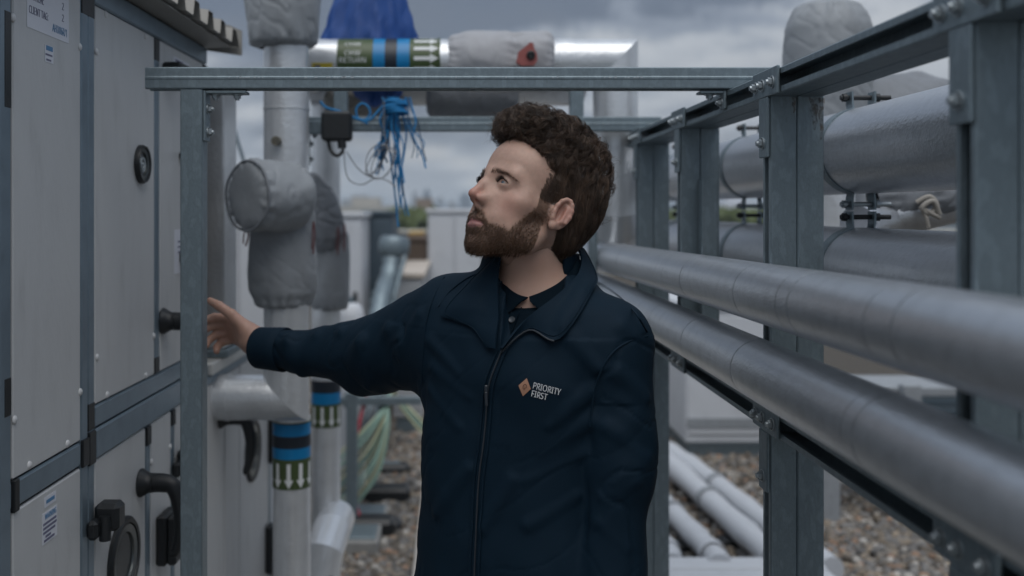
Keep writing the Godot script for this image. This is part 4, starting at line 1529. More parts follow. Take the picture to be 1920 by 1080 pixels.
	var y2 := P(0, 197, d2 - 0.02).y + r2
	var s := thing("return_pipe", "shaded lagged pipe lying behind and below the taped top pipe", "pipe", Vector3(P(600, 0, d2).x, y2, -d2))
	g = Geo.new()
	var pa := P(585, 0, d2).x
	var pb := P(1098, 0, d2).x
	g.tube([Vector3(pa, y2, -d2), Vector3(pb - 0.03, y2, -d2), Vector3(pb - 0.01, y2, -d2), Vector3(pb, y2, -d2)], [r2, r2, r2 * 0.9, r2 * 0.55], 40)
	mk(s, "cladding", g, M.foil)
	g = Geo.new()
	g.lathe(along(Vector3.RIGHT, Vector3(P(640, 0, d2).x, y2, -d2)), [Vector2(r2, 0), Vector2(r2 + 0.0015, 0.0005), Vector2(r2 + 0.0015, 0.1), Vector2(r2, 0.1005)], 40)
	mk(s, "tape_band", g, M.green)
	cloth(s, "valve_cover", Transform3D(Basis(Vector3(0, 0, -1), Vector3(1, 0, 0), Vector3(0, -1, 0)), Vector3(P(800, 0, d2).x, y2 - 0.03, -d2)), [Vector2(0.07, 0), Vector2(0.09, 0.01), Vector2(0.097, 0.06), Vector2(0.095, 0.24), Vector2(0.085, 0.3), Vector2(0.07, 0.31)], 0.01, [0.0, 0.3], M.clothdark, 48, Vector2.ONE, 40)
	cloth(s, "valve_cover", Transform3D(Basis(Vector3(0, 0, -1), Vector3(1, 0, 0), Vector3(0, -1, 0)), Vector3(P(612, 0, d2).x, y2 - 0.05, -d2 + 0.01)), [Vector2(0.05, 0), Vector2(0.066, 0.01), Vector2(0.07, 0.06), Vector2(0.068, 0.25), Vector2(0.05, 0.27)], 0.01, [0.0, 0.26], mat(lin(0.22, 0.21, 0.19), 0.7), 48, Vector2.ONE, 44)

func jackets_behind_rack() -> void:
	var d := 2.75
	var c := P(1552, 190, d)
	var j := thing("valve_jacket", "big bulging grey fabric jacket with a gathered crown rising above the top rail", "valve jacket", c, "grey fabric valve jackets")
	cloth(j, "cover", Transform3D(Basis(), c), [Vector2(0.09, -0.18), Vector2(0.115, -0.1), Vector2(0.12, 0.0), Vector2(0.122, 0.14), Vector2(0.117, 0.2), Vector2(0.105, 0.235), Vector2(0.085, 0.262), Vector2(0.045, 0.277), Vector2(0, 0.280)], 0.008, [0.252], M.cloth, 80, Vector2.ONE, 51)
	var g := Geo.new()
	g.tube([Vector3(c.x, 1.5, c.z), Vector3(c.x, c.y - 0.1, c.z)], 0.07, 32)
	mk(j, "stem_pipe", g, M.pipe)
	var hd := thing("header_pipe", "clad header pipe behind the lower large pipe under the bulging jacket", "pipe", Vector3(c.x, 1.5, c.z))
	g = Geo.new()
	g.tube([Vector3(c.x, 1.48, -2.3), Vector3(c.x, 1.48, -4.6)], 0.05, 28)
	mk(hd, "cladding", g, M.pipe)
	d = 2.9
	c = P(1690, 235, d)
	j = thing("valve_jacket", "low slumped grey fabric jacket tucked behind the upper large pipe", "valve jacket", c, "grey fabric valve jackets")
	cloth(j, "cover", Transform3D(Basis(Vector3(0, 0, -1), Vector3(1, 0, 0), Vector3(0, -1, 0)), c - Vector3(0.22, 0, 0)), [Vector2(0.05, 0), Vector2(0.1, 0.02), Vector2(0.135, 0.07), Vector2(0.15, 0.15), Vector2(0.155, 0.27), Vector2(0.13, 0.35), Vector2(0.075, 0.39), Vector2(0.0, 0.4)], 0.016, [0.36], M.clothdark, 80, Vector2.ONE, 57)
	g = Geo.new()
	g.tube([Vector3(c.x - 0.1, 1.5, c.z), Vector3(c.x - 0.1, c.y - 0.08, c.z)], 0.05, 24)
	g.tube([Vector3(c.x - 0.1, 1.5, c.z), Vector3(1.06, 1.48, c.z)], 0.045, 24)
	mk(j, "stem_pipe", g, M.pipe)
	# crumpled jacket and shiny bend seen in the gap between the two large pipes
	d = 2.35
	c = P(1690, 395, d)
	j = thing("branch_pipe", "bright hammered branch pipe half wrapped in a knotted fabric cover between the large pipes", "pipe", c)
	g = Geo.new()
	g.tube(smooth_path([P(1610, 425, 2.3), P(1660, 410, d), P(1720, 395, d), P(1790, 380, d + 0.1)], 5), 0.05, 32)
	mk(j, "cladding", g, M.hammer)
	cloth(j, "cover", Transform3D(Basis(Vector3(0, 0, -1), Vector3(1, 0, 0), Vector3(0, -1, 0)).rotated(Vector3.BACK, 0.1), P(1636, 378, d)), [Vector2(0.04, 0), Vector2(0.055, 0.015), Vector2(0.06, 0.07), Vector2(0.055, 0.13), Vector2(0.05, 0.19), Vector2(0.03, 0.2)], 0.016, [0.02, 0.12], M.clothdark, 48, Vector2(1, 0.9), 61)
	g = Geo.new()
	var k := P(1735, 392, d - 0.07)
	g.tube(smooth_path([k + Vector3(-0.02, 0.015, 0), k + Vector3(0.005, 0.028, 0.01), k + Vector3(0.022, 0.006, 0.01), k + Vector3(0.0, -0.01, 0.012), k + Vector3(-0.014, 0.004, 0.016), k + Vector3(0.008, 0.018, 0.02), k + Vector3(0.026, -0.012, 0.012)], 6), 0.006, 8)
	g.tube(smooth_path([k + Vector3(-0.016, 0.006, 0.01), k + Vector3(-0.004, -0.02, 0.012), k + Vector3(0.002, -0.042, 0.01)], 5), 0.005, 8)
	g.tube(smooth_path([k + Vector3(-0.01, 0.0, 0.014), k + Vector3(0.01, -0.012, 0.016), k + Vector3(0.028, -0.02, 0.01)], 5), 0.005, 8)
	mk(j, "rope_knot", g, mat(lin(0.30, 0.28, 0.25), 0.8))
	g = Geo.new()
	g.box(Transform3D(Basis(Vector3.BACK, -0.05), P(1757, 366, d + 0.02)), Vector3(0.10, 0.04, 0.06), 0.004)
	mk(j, "lap_joint", g, mat(lin(0.30, 0.32, 0.33), 0.5, 0.4))

func ropes_and_boxes() -> void:
	# blue tarpaulin bag thrown over the top pipe: a tent of cloth with a peak, tied underneath
	var rng := RandomNumberGenerator.new()
	rng.seed = 8
	var d := 3.16
	var b := thing("tarpaulin_bundle", "bright blue tarpaulin bundle slung over the pipes and tied with blue rope", "tarpaulin", P(690, 60, d))
	# pleated tent over the pipe, its peak drawn up and its corners pulled wide
	var g := Geo.new()
	var peak := P(692, -92, d)
	var crumple := FastNoiseLite.new()
	crumple.seed = 6
	crumple.frequency = 1.0
	crumple.fractal_type = FastNoiseLite.FRACTAL_RIDGED
	crumple.fractal_octaves = 2
	var rows := []
	for i in 25:
		var t := i / 24.0
		var row := []
		for k in 73:
			var a := TAU * k / 72
			var wide := 0.150 + 0.012 * sin(a * 3 + 1.0)
			var pleat := 1.0 + (0.16 * sin(a * 5.0 + 0.7 + t) + 0.07 * sin(a * 12.0 + 2.0 + t * 4.0) + 0.05 * sin(a * 3.0 + t * 9.0)) * t * (1.15 - t)
			var r := (pow(t, 0.52) * 0.95 + 0.05 * t * t) * pleat
			var drop := 0.34 * pow(t, 1.2) + 0.012 * sin(a * 4.0) * t
			r += crumple.get_noise_3d(cos(a) * 2.2, t * 2.6, sin(a) * 2.2) * 0.10 * t
			row.append(peak + Vector3(cos(a) * wide * r + 0.004 * sin(t * 5.0), -drop, sin(a) * 0.105 * r))
		rows.append(row)
	g.sheet(rows, 0.0, Vector3.UP)
	mk(b, "tarpaulin", g, M.bluebag)
	var f := Field.new()
	f.cap(P(668, 62, d), P(730, 62, d), 0.05, 0.05, 0.05)
	f.cap(P(700, 60, d + 0.05), P(700, 165, d + 0.14), 0.075, 0.06, 0.05)
	f.cap(P(700, 160, d + 0.1), P(703, 190, d + 0.06), 0.055, 0.022, 0.04)
	f.cap(P(716, 150, d + 0.1), P(738, 172, d + 0.08), 0.05, 0.03, 0.04)
	var no := FastNoiseLite.new()
	no.seed = 2
	no.frequency = 9.0
	no.fractal_octaves = 2
	f.extra = func(p: Vector3, x: float) -> float: return x - no.get_noise_3d(p.x * 1.6, p.y * 0.5, p.z) * 0.010
	f.has_extra = true
	g = Geo.new()
	f.net(g, 0.009, [P(700, 80, d + 0.06)], AABB(Vector3(-3, 0, -6), Vector3(6, 5, 6)))
	mk(b, "hanging_bag", g, M.bluebag)
	# the rope itself, tied under the bundle and hanging in a frayed bunch
	var o := thing("blue_rope", "bunch of frayed blue rope hanging below the tarpaulin bundle", "rope", P(740, 190, 2.88))
	var dd := 2.88
	g = Geo.new()
	g.tube(smooth_path([P(600, 190, dd), P(612, 202, dd), P(640, 210, dd), P(668, 222, dd), P(690, 226, dd), P(708, 210, dd), P(720, 196, dd)], 6), 0.004, 7)
	mk(o, "strand", g, M.rope)
	g = Geo.new()
	g.tube(smooth_path([P(690, 232, dd), P(672, 222, dd), P(668, 205, dd), P(678, 194, dd), P(690, 200, dd), P(694, 214, dd), P(684, 226, dd)], 6), 0.003, 7)
	mk(o, "strand", g, M.rope)
	for i in 30:
		g = Geo.new()
		var x0 := 722 + rng.randf_range(0, 48)
		var x1: float
		var y1: float
		if i < 12:
			x0 = 728 + rng.randf_range(0, 24)
			x1 = 752 + rng.randf_range(-14, 18)
			y1 = rng.randf_range(330, 432)
		elif i < 17:
			x0 = 766 + rng.randf_range(-6, 10)
			x1 = rng.randf_range(774, 802)
			y1 = rng.randf_range(270, 318)
		else:
			x0 = 718 + rng.randf_range(0, 24)
			x1 = rng.randf_range(700, 722)
			y1 = rng.randf_range(270, 330)
		var dz := rng.randf_range(-0.02, 0.02)
		var pts := [P(x0 - 4, 182, dd + dz), P(x0, 200, dd + dz)]
		for k in 4:
			var t := (k + 1) / 4.0
			pts.append(P(lerpf(x0, x1, t) + rng.randf_range(-9, 9), lerpf(200, y1, t), dd + dz + rng.randf_range(-0.012, 0.012)))
		g.tube(smooth_path(pts, 5), rng.randf_range(0.0013, 0.0030), 6)
		mk(o, "strand", g, M.rope if rng.randf() < 0.62 else M.rope2)
	g = Geo.new()
	for i in 5:
		var ps := []
		var cy := 192 + i * 5.0
		for k in 14:
			var a := TAU * k / 14
			ps.append(P(740 + cos(a) * 20 + sin(i * 2.0) * 4, cy + sin(a) * 4, dd - 0.01 + sin(a) * 0.03))
		g.tube(ps, 0.0042, 7, false, true)
	mk(o, "knot", g, M.rope)
	# coil of thin grey wire
	var w := thing("wire_coil", "loose coil of thin grey wire dangling beside the blue rope", "wire", P(712, 300, 2.84))
	dd = 2.84
	for q in [[711, 303, 25, 32, 0.1], [718, 306, 22, 30, 0.5], [706, 300, 20, 28, 0.9]]:
		g = Geo.new()
		var ps := []
		for k in 26:
			var a := TAU * k / 26
			ps.append(P(q[0] + cos(a + q[4]) * q[2], q[1] + sin(a) * q[3], dd + sin(a * 2 + q[4]) * 0.008))
		g.tube(ps, 0.0017, 6, false, true)
		mk(w, "loop", g, M.wire)
	g = Geo.new()
	g.tube(smooth_path([P(720, 190, dd), P(720, 240, dd), P(724, 262, dd), P(730, 285, dd)], 6), 0.0016, 6)
	g.tube(smooth_path([P(645, 278, dd), P(648, 320, dd), P(658, 340, dd), P(680, 346, dd), P(704, 334, dd), P(725, 338, dd), P(742, 350, dd)], 6), 0.0018, 6)
	g.tube(smooth_path([P(650, 284, dd), P(668, 312, dd), P(690, 330, dd), P(705, 333, dd)], 6), 0.0018, 6)
	mk(w, "tail", g, M.wire)
	# black junction box on the rear post
	var k2 := thing("junction_box", "black junction box with a looped cable on the rear post", "junction box", P(632, 235, 2.86))
	g = Geo.new()
	var c := P(632, 237, 2.87)
	g.box(Transform3D(Basis(), c), Vector3(0.088, 0.086, 0.05), 0.008)
	mk(k2, "casing", g, M.black)
	g = Geo.new()
	g.box(Transform3D(Basis(), c + Vector3(-0.048, 0.0, -0.034)), Vector3(0.10, 0.04, 0.016), 0.002)
	mk(k2, "mounting_plate", g, M.galv)
	g = Geo.new()
	g.tube([P(640, 262, 2.86), P(642, 278, 2.86)], 0.013, 10)
	mk(k2, "gland", g, M.black)
	g = Geo.new()
	g.tube(smooth_path([P(615, 262, 2.86), P(620, 282, 2.86), P(632, 292, 2.85), P(642, 284, 2.86), P(645, 270, 2.86)], 6), 0.0055, 8)
	mk(k2, "cable", g, M.black)

func cable_ladder() -> void:
	var d := 5.1
	var o := thing("cable_ladder", "galvanised cable ladder on rubber feet standing in the gravel", "cable tray", P(680, 900, d))
	# uprights on rubber feet
	for q in [[660, 735, 965, 4.94], [698, 700, 930, 5.5]]:
		var g := Geo.new()
		var a := P(q[0], 0, q[3]).x
		g.bx(a - 0.028, a + 0.028, 0.10, P(0, q[1], q[3]).y, -q[3] + 0.02, -q[3] - 0.02, 0.002)
		var u := mk(o, "upright", g, M.galv)
		g = Geo.new()
		g.bx(a - 0.05, a + 0.21, 0.012, 0.10, -q[3] + 0.06, -q[3] - 0.08, 0.02)
		mk(u, "rubber_foot", g, M.black)
	for q in [[610, 748, 5.15], [610, 700, 5.2]]:
		var g := Geo.new()
		var a := P(q[0], q[1], q[2])
		g.bx(a.x, a.x + 0.5, a.y - 0.02, a.y + 0.02, -q[2] + 0.025, -q[2] + 0.06, 0.002)
		mk(o, "cross_arm", g, M.galv)
	# tray side rails
	for k in 2:
		var g := Geo.new()
		var a := P(648 + k * 62, 752, 5.1)
		var b := P(720 + k * 42, 640, 8.0)
		g.box(Transform3D(Basis(), Vector3.ZERO).looking_at(b - a, Vector3.UP).translated((a + b) / 2), Vector3(0.02, 0.07, a.distance_to(b)), 0.002)
		mk(o, "side_rail", g, M.galv)
	# cables fan down off the ladder
	var rng := RandomNumberGenerator.new()
	rng.seed = 14
	var made := [0, 0]
	var words := ["topmost of the fan", "second from the top of the fan", "third from the top of the fan", "fourth from the top of the fan", "fifth from the top of the fan", "in the middle of the fan", "fifth from the bottom of the fan", "fourth from the bottom of the fan", "third from the bottom of the fan", "second from the bottom of the fan", "lowest of the fan"]
	for i in 11:
		var g := Geo.new()
		var t := i / 10.0
		var k := rng.randf_range(-4, 4)
		var dz := rng.randf_range(-0.04, 0.04)
		var pts := [P(742, 640, 6.2), P(735 + k, 700, 5.5), P(728 + k, 750, 5.2 + dz), P(lerpf(712, 728, t) + k, lerpf(770, 800, t), 5.1 + dz), P(lerpf(684, 712, t), lerpf(800, 880, t) + k, 5.06 + dz), P(lerpf(655, 676, t), lerpf(832, 935, t), 5.03 + dz), P(lerpf(625, 636, t), lerpf(856, 975, t) + k, 5.0 + dz), P(lerpf(585, 600, t), lerpf(880, 1000, t), 5.0)]
		g.tube(smooth_path(pts, 6), rng.randf_range(0.0055, 0.0085), 9)
		var y := i % 3 == 0 or i == 4
		var c := thing("cable", ("thick pale yellow cable sagging off the cable ladder, " if y else "thick pale green cable sagging off the cable ladder, ") + words[i], "cable", P(690, 850, 5.05), "cables sagging off the ladder")
		mk(c, "sheath", g, M.cyel if y else M.cgreen)
	var ends := ["lying topmost", "lying in the middle", "lying lowest on the gravel"]
	for i in 3:
		var g := Geo.new()
		var p3 := P(800, 800 + i * 9, 5.8)
		g.tube(smooth_path([P(736, 700, 5.6), P(738 + i * 3, 738 + i * 5, 5.75), P(766, 764 + i * 9, 5.8), p3, Vector3(p3.x + 0.2, 0.08 + 0.015 * i, p3.z - 0.15), Vector3(p3.x + 0.45, 0.065, p3.z - 0.3)], 6), 0.009, 8)
		var c := thing("cable", "cable trailing from the ladder to the walkway, " + ends[i], "cable", P(750, 780, 5.8), "cables trailing to the walkway")
		mk(c, "sheath", g, M.cgreen if i % 2 else M.cyel)
	for i in 4:
		var g := Geo.new()
		g.tube(smooth_path([P(722 - i * 5, 690, 5.6), P(708 - i * 6, 760, 5.32), P(690 - i * 8, 830, 5.25), P(668 - i * 9, 890, 5.2), P(635 - i * 9, 930, 5.15), P(600 - i * 5, 950, 5.15)], 5), 0.010, 8)
		var c := thing("cable", "grey cable hanging behind the ladder upright, " + ["next to the cable fan", "second from the cable fan", "third from the cable fan", "next to the risers"][i], "cable", P(690, 800, 5.2), "grey cables behind the upright")
		mk(c, "sheath", g, M.clothdark if i % 2 else M.galv)
	var r := thing("red_cable", "red cable dropping past the ladder upright to the grey block", "cable", P(672, 1000, 4.9))
	var g2 := Geo.new()
	g2.tube(smooth_path([P(692, 725, 5.15), P(680, 765, 5.12), P(668, 830, 5.06), P(662, 920, 5.02), P(673, 965, 4.98), P(676, 1000, 4.93), P(664, 1022, 4.90), P(636, 1028, 4.88)], 6), 0.0085, 8)
	mk(r, "sheath", g2, M.red)
	# grey blocks under the cables
	for q in [[640, 722, 965, 1005, 4.95, "grey concrete block with the red cable lying over it"], [636, 708, 1008, 1042, 4.62, "low grey concrete block beside the floor elbow"]]:
		var b := thing("concrete_block", q[5], "block", Vector3(P((q[0] + q[1]) / 2.0, 0, q[4]).x, 0, -q[4]))
		var g := Geo.new()
		g.bx(P(q[0] - 20, 0, q[4]).x, P(q[1], 0, q[4]).x, 0.004, 0.085, -q[4], -q[4] - 0.26, 0.008)
		mk(b, "body", g, M.concrete)
		g = Geo.new()
		g.bx(P(q[0] - 18, 0, q[4]).x, P(q[1], 0, q[4]).x - 0.012, 0.085, 0.097, -q[4] - 0.02, -q[4] - 0.22, 0.003)
		mk(b, "packer", g, M.galv)
	for q in [[735, 850, 6.1], [722, 905, 5.55], [712, 968, 5.0]]:
		var b := thing("rubber_foot", ["black rubber foot lying in the gravel under the trailing cables", "small black rubber foot between gravel and ladder", "long black rubber foot beside the grey concrete block"][[6.1, 5.55, 5.0].find(q[2])], "foot")
		var g := Geo.new()
		var a := P(q[0], 0, q[2]).x
		g.bx(a - 0.09, a + 0.11, 0.006, 0.075, -q[2] + 0.05, -q[2] - 0.07, 0.025)
		mk(b, "block", g, M.black)
		g = Geo.new()
		g.bx(a - 0.07, a + 0.05, 0.075, 0.083, -q[2] + 0.02, -q[2] - 0.03, 0.002)
		mk(b, "strip", g, M.galv)

func simple_box(called: String, label: String, cat: String, px0: float, px1: float, top: float, d: float, deep: float, m: Material, base := 0.05, doors := 1, lid: Material = null) -> Node3D:
	var a := P(px0, top, d)
	var b := P(px1, top, d)
	var o := thing(called, label, cat, Vector3((a.x + b.x) / 2, base, -d - deep / 2))
	var g := Geo.new()
	g.bx(a.x, b.x, base, a.y, -d, -d - deep, 0.012)
	mk(o, "casing", g, m)
	var w := (b.x - a.x) / doors
	for k in doors:
		g = Geo.new()
		g.bx(a.x + w * k + 0.012, a.x + w * (k + 1) - 0.012, base + 0.06, a.y - 0.04, -d + 0.012, -d + 0.0005, 0.004)
		var dr := mk(o, "door", g, m)
		g = Geo.new()
		g.bx(a.x + w * (k + 1) - 0.07, a.x + w * (k + 1) - 0.04, lerpf(base, a.y, 0.5), lerpf(base, a.y, 0.62), -d + 0.035, -d + 0.0125, 0.005)
		mk(dr, "handle", g, M.black)
	g = Geo.new()
	g.bx(a.x - 0.02, b.x + 0.02, a.y + 0.001, a.y + 0.04, -d + 0.02, -d - deep - 0.02, 0.008)
	mk(o, "lid", g, lid if lid else m)
	g = Geo.new()
	g.bx(a.x + 0.02, b.x - 0.02, 0.003, base - 0.001, -d - 0.02, -d - deep + 0.02)
	mk(o, "plinth", g, M.galv)
	return o

func far_plant() -> void:
	simple_box("white_cabinet", "tall white twin door cabinet standing behind the man's beard", "cabinet", 802, 902, 400, 9.0, 0.8, M.white, 0.08, 2)
	simple_box("slate_cabinet", "dark slate blue cabinet standing beyond the riser jackets", "cabinet", 682, 736, 404, 8.2, 0.9, M.slate, 0.08, 1)
	simple_box("grey_cabinet", "pale grey narrow cabinet tight against the dark slate one", "cabinet", 636, 680, 408, 7.6, 0.7, M.white, 0.08, 1)
	simple_box("duct_box", "low duct box with a beige top beside the white cabinet", "duct", 738, 792, 522, 7.2, 1.8, mat(lin(0.36, 0.37, 0.38), 0.6), 0.12, 1, mat(lin(0.50, 0.44, 0.38), 0.8))
	simple_box("brown_crate", "dark brown crate stacked beyond the duct box", "crate", 760, 800, 452, 11.5, 0.9, mat(lin(0.10, 0.07, 0.05), 0.8), 0.08, 1)
	simple_box("yellow_bin", "mustard yellow bin beyond the duct box", "bin", 768, 792, 441, 12.4, 0.7, mat(lin(0.38, 0.24, 0.06), 0.7), 0.08, 1)
	simple_box("dark_box", "low dark box standing behind the sagging cables", "box", 628, 722, 752, 6.4, 0.5, mat(lin(0.02, 0.028, 0.034), 0.7), 0.06, 1)
	# sagging silver duct and slanting strut stack in front of the dark cabinet
	var o := thing("silver_duct", "crumpled silver flexible duct bending down in front of the slate cabinet", "duct", P(700, 650, 6.6))
	var g := Geo.new()
	var path := smooth_path([P(738, 470, 7.0), P(730, 520, 6.9), P(716, 560, 6.7), P(706, 620, 6.5), P(690, 680, 6.3), P(668, 720, 6.2)], 7)
	var rad := []
	for i in path.size():
		rad.append(0.065 + 0.010 * sin(i * 2.6))
	g.tube(path, rad, 20)
	mk(o, "hose", g, M.galv)
	g = Geo.new()
	g.lathe(along(P(740, 455, 7.0) - P(738, 485, 7.0), P(738, 478, 7.0)), [Vector2(0.1, 0), Vector2(0.11, 0.02), Vector2(0.11, 0.1), Vector2(0.09, 0.13), Vector2(0, 0.14)], 20)
	mk(o, "cowl", g, M.galv)
	for q in [[700, 560, 760, 480], [690, 600, 735, 500], [715, 640, 742, 560]]:
		g = Geo.new()
		g.tube([P(q[0], q[1] + 140, 6.5), P(q[2], q[3], 6.9)], 0.016, 6)
		mk(o, "stay", g, M.galv)
	o = thing("white_tank", "small white domed tank beside the jacketed risers", "tank", P(658, 620, 5.6))
	g = Geo.new()
	var c := P(657, 640, 5.6)
	g.lathe(Transform3D(Basis(), Vector3(c.x, 0, c.z)), [Vector2(0, 0.02), Vector2(0.075, 0.02), Vector2(0.08, 0.05), Vector2(0.08, c.y + 0.14), Vector2(0.068, c.y + 0.19), Vector2(0.04, c.y + 0.215), Vector2(0, c.y + 0.22)], 28)
	mk(o, "body", g, M.white)
	g = Geo.new()
	g.tube([Vector3(c.x, c.y + 0.21, c.z), Vector3(c.x, c.y + 0.25, c.z)], 0.02, 12)
	mk(o, "cap", g, M.galv)
	# white unit and lagged pipes on the deck beyond the rack
	var u := simple_box("white_unit", "low white plant unit with a dark base rail beyond the rack", "plant unit", 1286, 1530, 582, 6.5, 1.1, M.white, 0.1, 1)
	for k in 2:
		g = Geo.new()
		var a := P(1286, 0, 6.49)
		var b := P(1530, 0, 6.49)
		g.bx(a.x + 0.005, b.x - 0.005, 0.1 + k * 0.11, 0.105 + k * 0.11 + 0.055 * k, -6.478, -6.489)
		mk(u, "base_trim", g, [M.slate, M.cloth][k])
	var lag := [
		[[[1236, 800, 6.2], [1330, 930, 5.2], [1440, 1040, 4.4], [1500, 1110, 4.05]], 0.058, "fat white lagged pipe lying between its two neighbours on the gravel"],
		[[[1255, 790, 6.3], [1345, 890, 5.5], [1440, 985, 4.8], [1560, 1105, 4.2]], 0.055, "white lagged pipe with a taped joint lying closest to the white unit"],
		[[[1200, 850, 5.7], [1262, 950, 5.0], [1330, 1040, 4.45], [1350, 1075, 4.25]], 0.052, "crumpled white lagged pipe ending at the ribbed white trunking"],
		[[[1180, 930, 5.0], [1240, 1000, 4.6], [1262, 1040, 4.3]], 0.045, "short white lagged pipe nearest the man's sleeve"]]
	for l in lag:
		var pts := []
		for q in l[0]:
			var p := P(q[0], q[1], q[2])
			pts.append(Vector3(p.x, 0.02 + l[1] + 0.03, p.z))
		o = thing("lagged_pipe", l[2], "pipe", pts[0], "white lagged pipes on the gravel")
		g = Geo.new()
		var sp := smooth_path(pts, 8)
		var rr := []
		for i in sp.size():
			rr.append(l[1] * (1.0 + 0.05 * sin(i * 1.7) + (0.12 if i % 9 == 4 else 0.0)))
		g.tube(sp, rr, 24)
		mk(o, "lagging", g, M.whitelag)
		for t in [0.35, 0.7]:
			var i := int(sp.size() * t)
			collar_ring(o, sp[i], sp[i + 1] - sp[i], l[1] * 1.14, 0.05, M.cloth if t < 0.5 else M.whitelag)
		g = Geo.new()
		var mp: Vector3 = sp[sp.size() / 2]
		g.bx(mp.x - 0.09, mp.x + 0.09, 0.004, mp.y - l[1] + 0.006, mp.z - 0.05, mp.z + 0.05, 0.004)
		mk(o, "bearer", g, M.black)
	o = thing("white_trunking", "ribbed white trunking lid lying across the gravel beyond the rack", "trunking", Vector3(1.1, 0, -4.2))
	for k in 5:
		g = Geo.new()
		var x0 := P(1180, 0, 4.2).x
		var x1 := P(1545, 0, 4.2).x
		g.bx(x0, x1, 0.10, 0.125 + 0.004 * (k % 2), -4.30 + k * 0.075, -4.30 + k * 0.075 + 0.07, 0.005)
		mk(o, "rib", g, M.whitelag)
	g = Geo.new()
	g.bx(P(1180, 0, 4.2).x + 0.01, P(1545, 0, 4.2).x - 0.01, 0.004, 0.099, -4.29, -3.94, 0.004)
	mk(o, "body", g, M.white)
	# low rail stand with white and slate bars seen between the slim pipes
	o = thing("pallet_stack", "low stack of slate grey panels on pale bearers beyond the rack", "panel stack", Vector3(2.5, 0, -5.4))
	for k in 4:
		g = Geo.new()
		g.bx(1.85, 3.3, 0.5 + k * 0.05, 0.545 + k * 0.05, -5.6, -5.2, 0.004)
		mk(o, "board", g, M.slate if k < 3 else M.cloth)
	for k in 4:
		g = Geo.new()
		g.bx(1.9 + k * 0.42, 1.99 + k * 0.42, 0.004, 0.72, -5.195, -5.12, 0.004)
		mk(o, "bearer", g, M.cloth)

# ---- the man: head axes are x = his left, y = up, z = the way he faces ----
var HB: Basis
var HC: Vector3
var fold: FastNoiseLite
var fold2: FastNoiseLite
const TL := Vector3(0.89, 0, 0.456)
const TF := Vector3(-0.456, 0, 0.89)
const T0 := Vector3(0.126, 0, -1.715)
const TORSO := [[0.86, 0.200, 0.150, 0.0], [0.93, 0.197, 0.147, 0.004], [1.0, 0.192, 0.140, 0.006], [1.12, 0.176, 0.132, 0.004], [1.25, 0.178, 0.133, 0.004], [1.34, 0.183, 0.132, 0.0], [1.41, 0.180, 0.122, -0.006], [1.455, 0.160, 0.108, -0.012], [1.49, 0.120, 0.090, -0.014], [1.525, 0.082, 0.076, -0.012], [1.56, 0.070, 0.068, -0.008]]
var arm_r: Array
var arm_l: Array
var cut_v := []
var ridges := []

func smin(a: float, b: float, k: float) -> float:
	var h := maxf(k - absf(a - b), 0.0) / k
	return minf(a, b) - h * h * k * 0.25

func torso(p: Vector3, shrink: float) -> float:
	var q := p - T0
	var u := q.dot(TL)
	var w := q.dot(TF)
	var y := clampf(p.y, TORSO[0][0], TORSO[-1][0])
	var i := 0
	while i < TORSO.size() - 2 and TORSO[i + 1][0] < y:
		i += 1
	var t: float = (y - TORSO[i][0]) / (TORSO[i + 1][0] - TORSO[i][0])
	t = t * t * (3 - 2 * t) * 0.35 + t * 0.65
	var a := lerpf(TORSO[i][1], TORSO[i + 1][1], t) - shrink
	var b := lerpf(TORSO[i][2], TORSO[i + 1][2], t) - shrink
	w -= lerpf(TORSO[i][3], TORSO[i + 1][3], t)
	# a little squarer than an ellipse, flatter over the chest
	var l := pow(pow(absf(u) / a, 2.4) + pow(absf(w) / b, 2.4), 1.0 / 2.4)
	var d := (l - 1.0) * minf(a, b)
	return maxf(d, maxf(p.y - TORSO[-1][0], TORSO[0][0] - p.y)) * 0.9

func folds(p: Vector3) -> float:
	# cloth: broad drag lines from the armpits and finer creases on the sleeves
	var q := p - T0
	var u := q.dot(TL)
	var x := fold.get_noise_3d(p.x * 3.0 + p.y * 2.2, p.y * 2.6, p.z * 3.0) * 0.008
	x += fold2.get_noise_3d(p.x * 6.0, p.y * 3.5 + u * 2.0, p.z * 6.0) * 0.0035
	# forearm of the outstretched arm: creases slant across the sleeve
	if u < -0.16:
		var s := p.x * 42.0 + p.y * 26.0 + fold.get_noise_3d(p.x * 4, p.y * 4, p.z * 4) * 5.0
		x += sin(s) * 0.0030 * clampf((-0.16 - u) * 8.0, 0, 1)
	if u > 0.15 and p.y < 1.32:
		x += sin(p.y * 46.0 + u * 24.0 + fold.get_noise_3d(p.x * 5, p.y * 3, p.z * 5) * 5.0) * 0.0022
	# sharp creases: narrow valleys along the zero lines of a stretched noise
	var arm := clampf((absf(u) - 0.13) * 14.0, 0, 1)
	var c := fold.get_noise_3d(p.x * 5.5 + 7.0 + p.y * 4.0, p.y * 5.0 - p.x * 2.0, p.z * 5.5)
	x -= exp(-pow(c / 0.055, 2.0)) * lerpf(0.0, 0.0024, arm)
	var c2 := fold2.get_noise_3d(p.x * 4.0 - p.y * 5.0, p.y * 2.2 + 3.0, p.z * 4.0)
	x -= exp(-pow(c2 / 0.03, 2.0)) * 0.0009
	return x

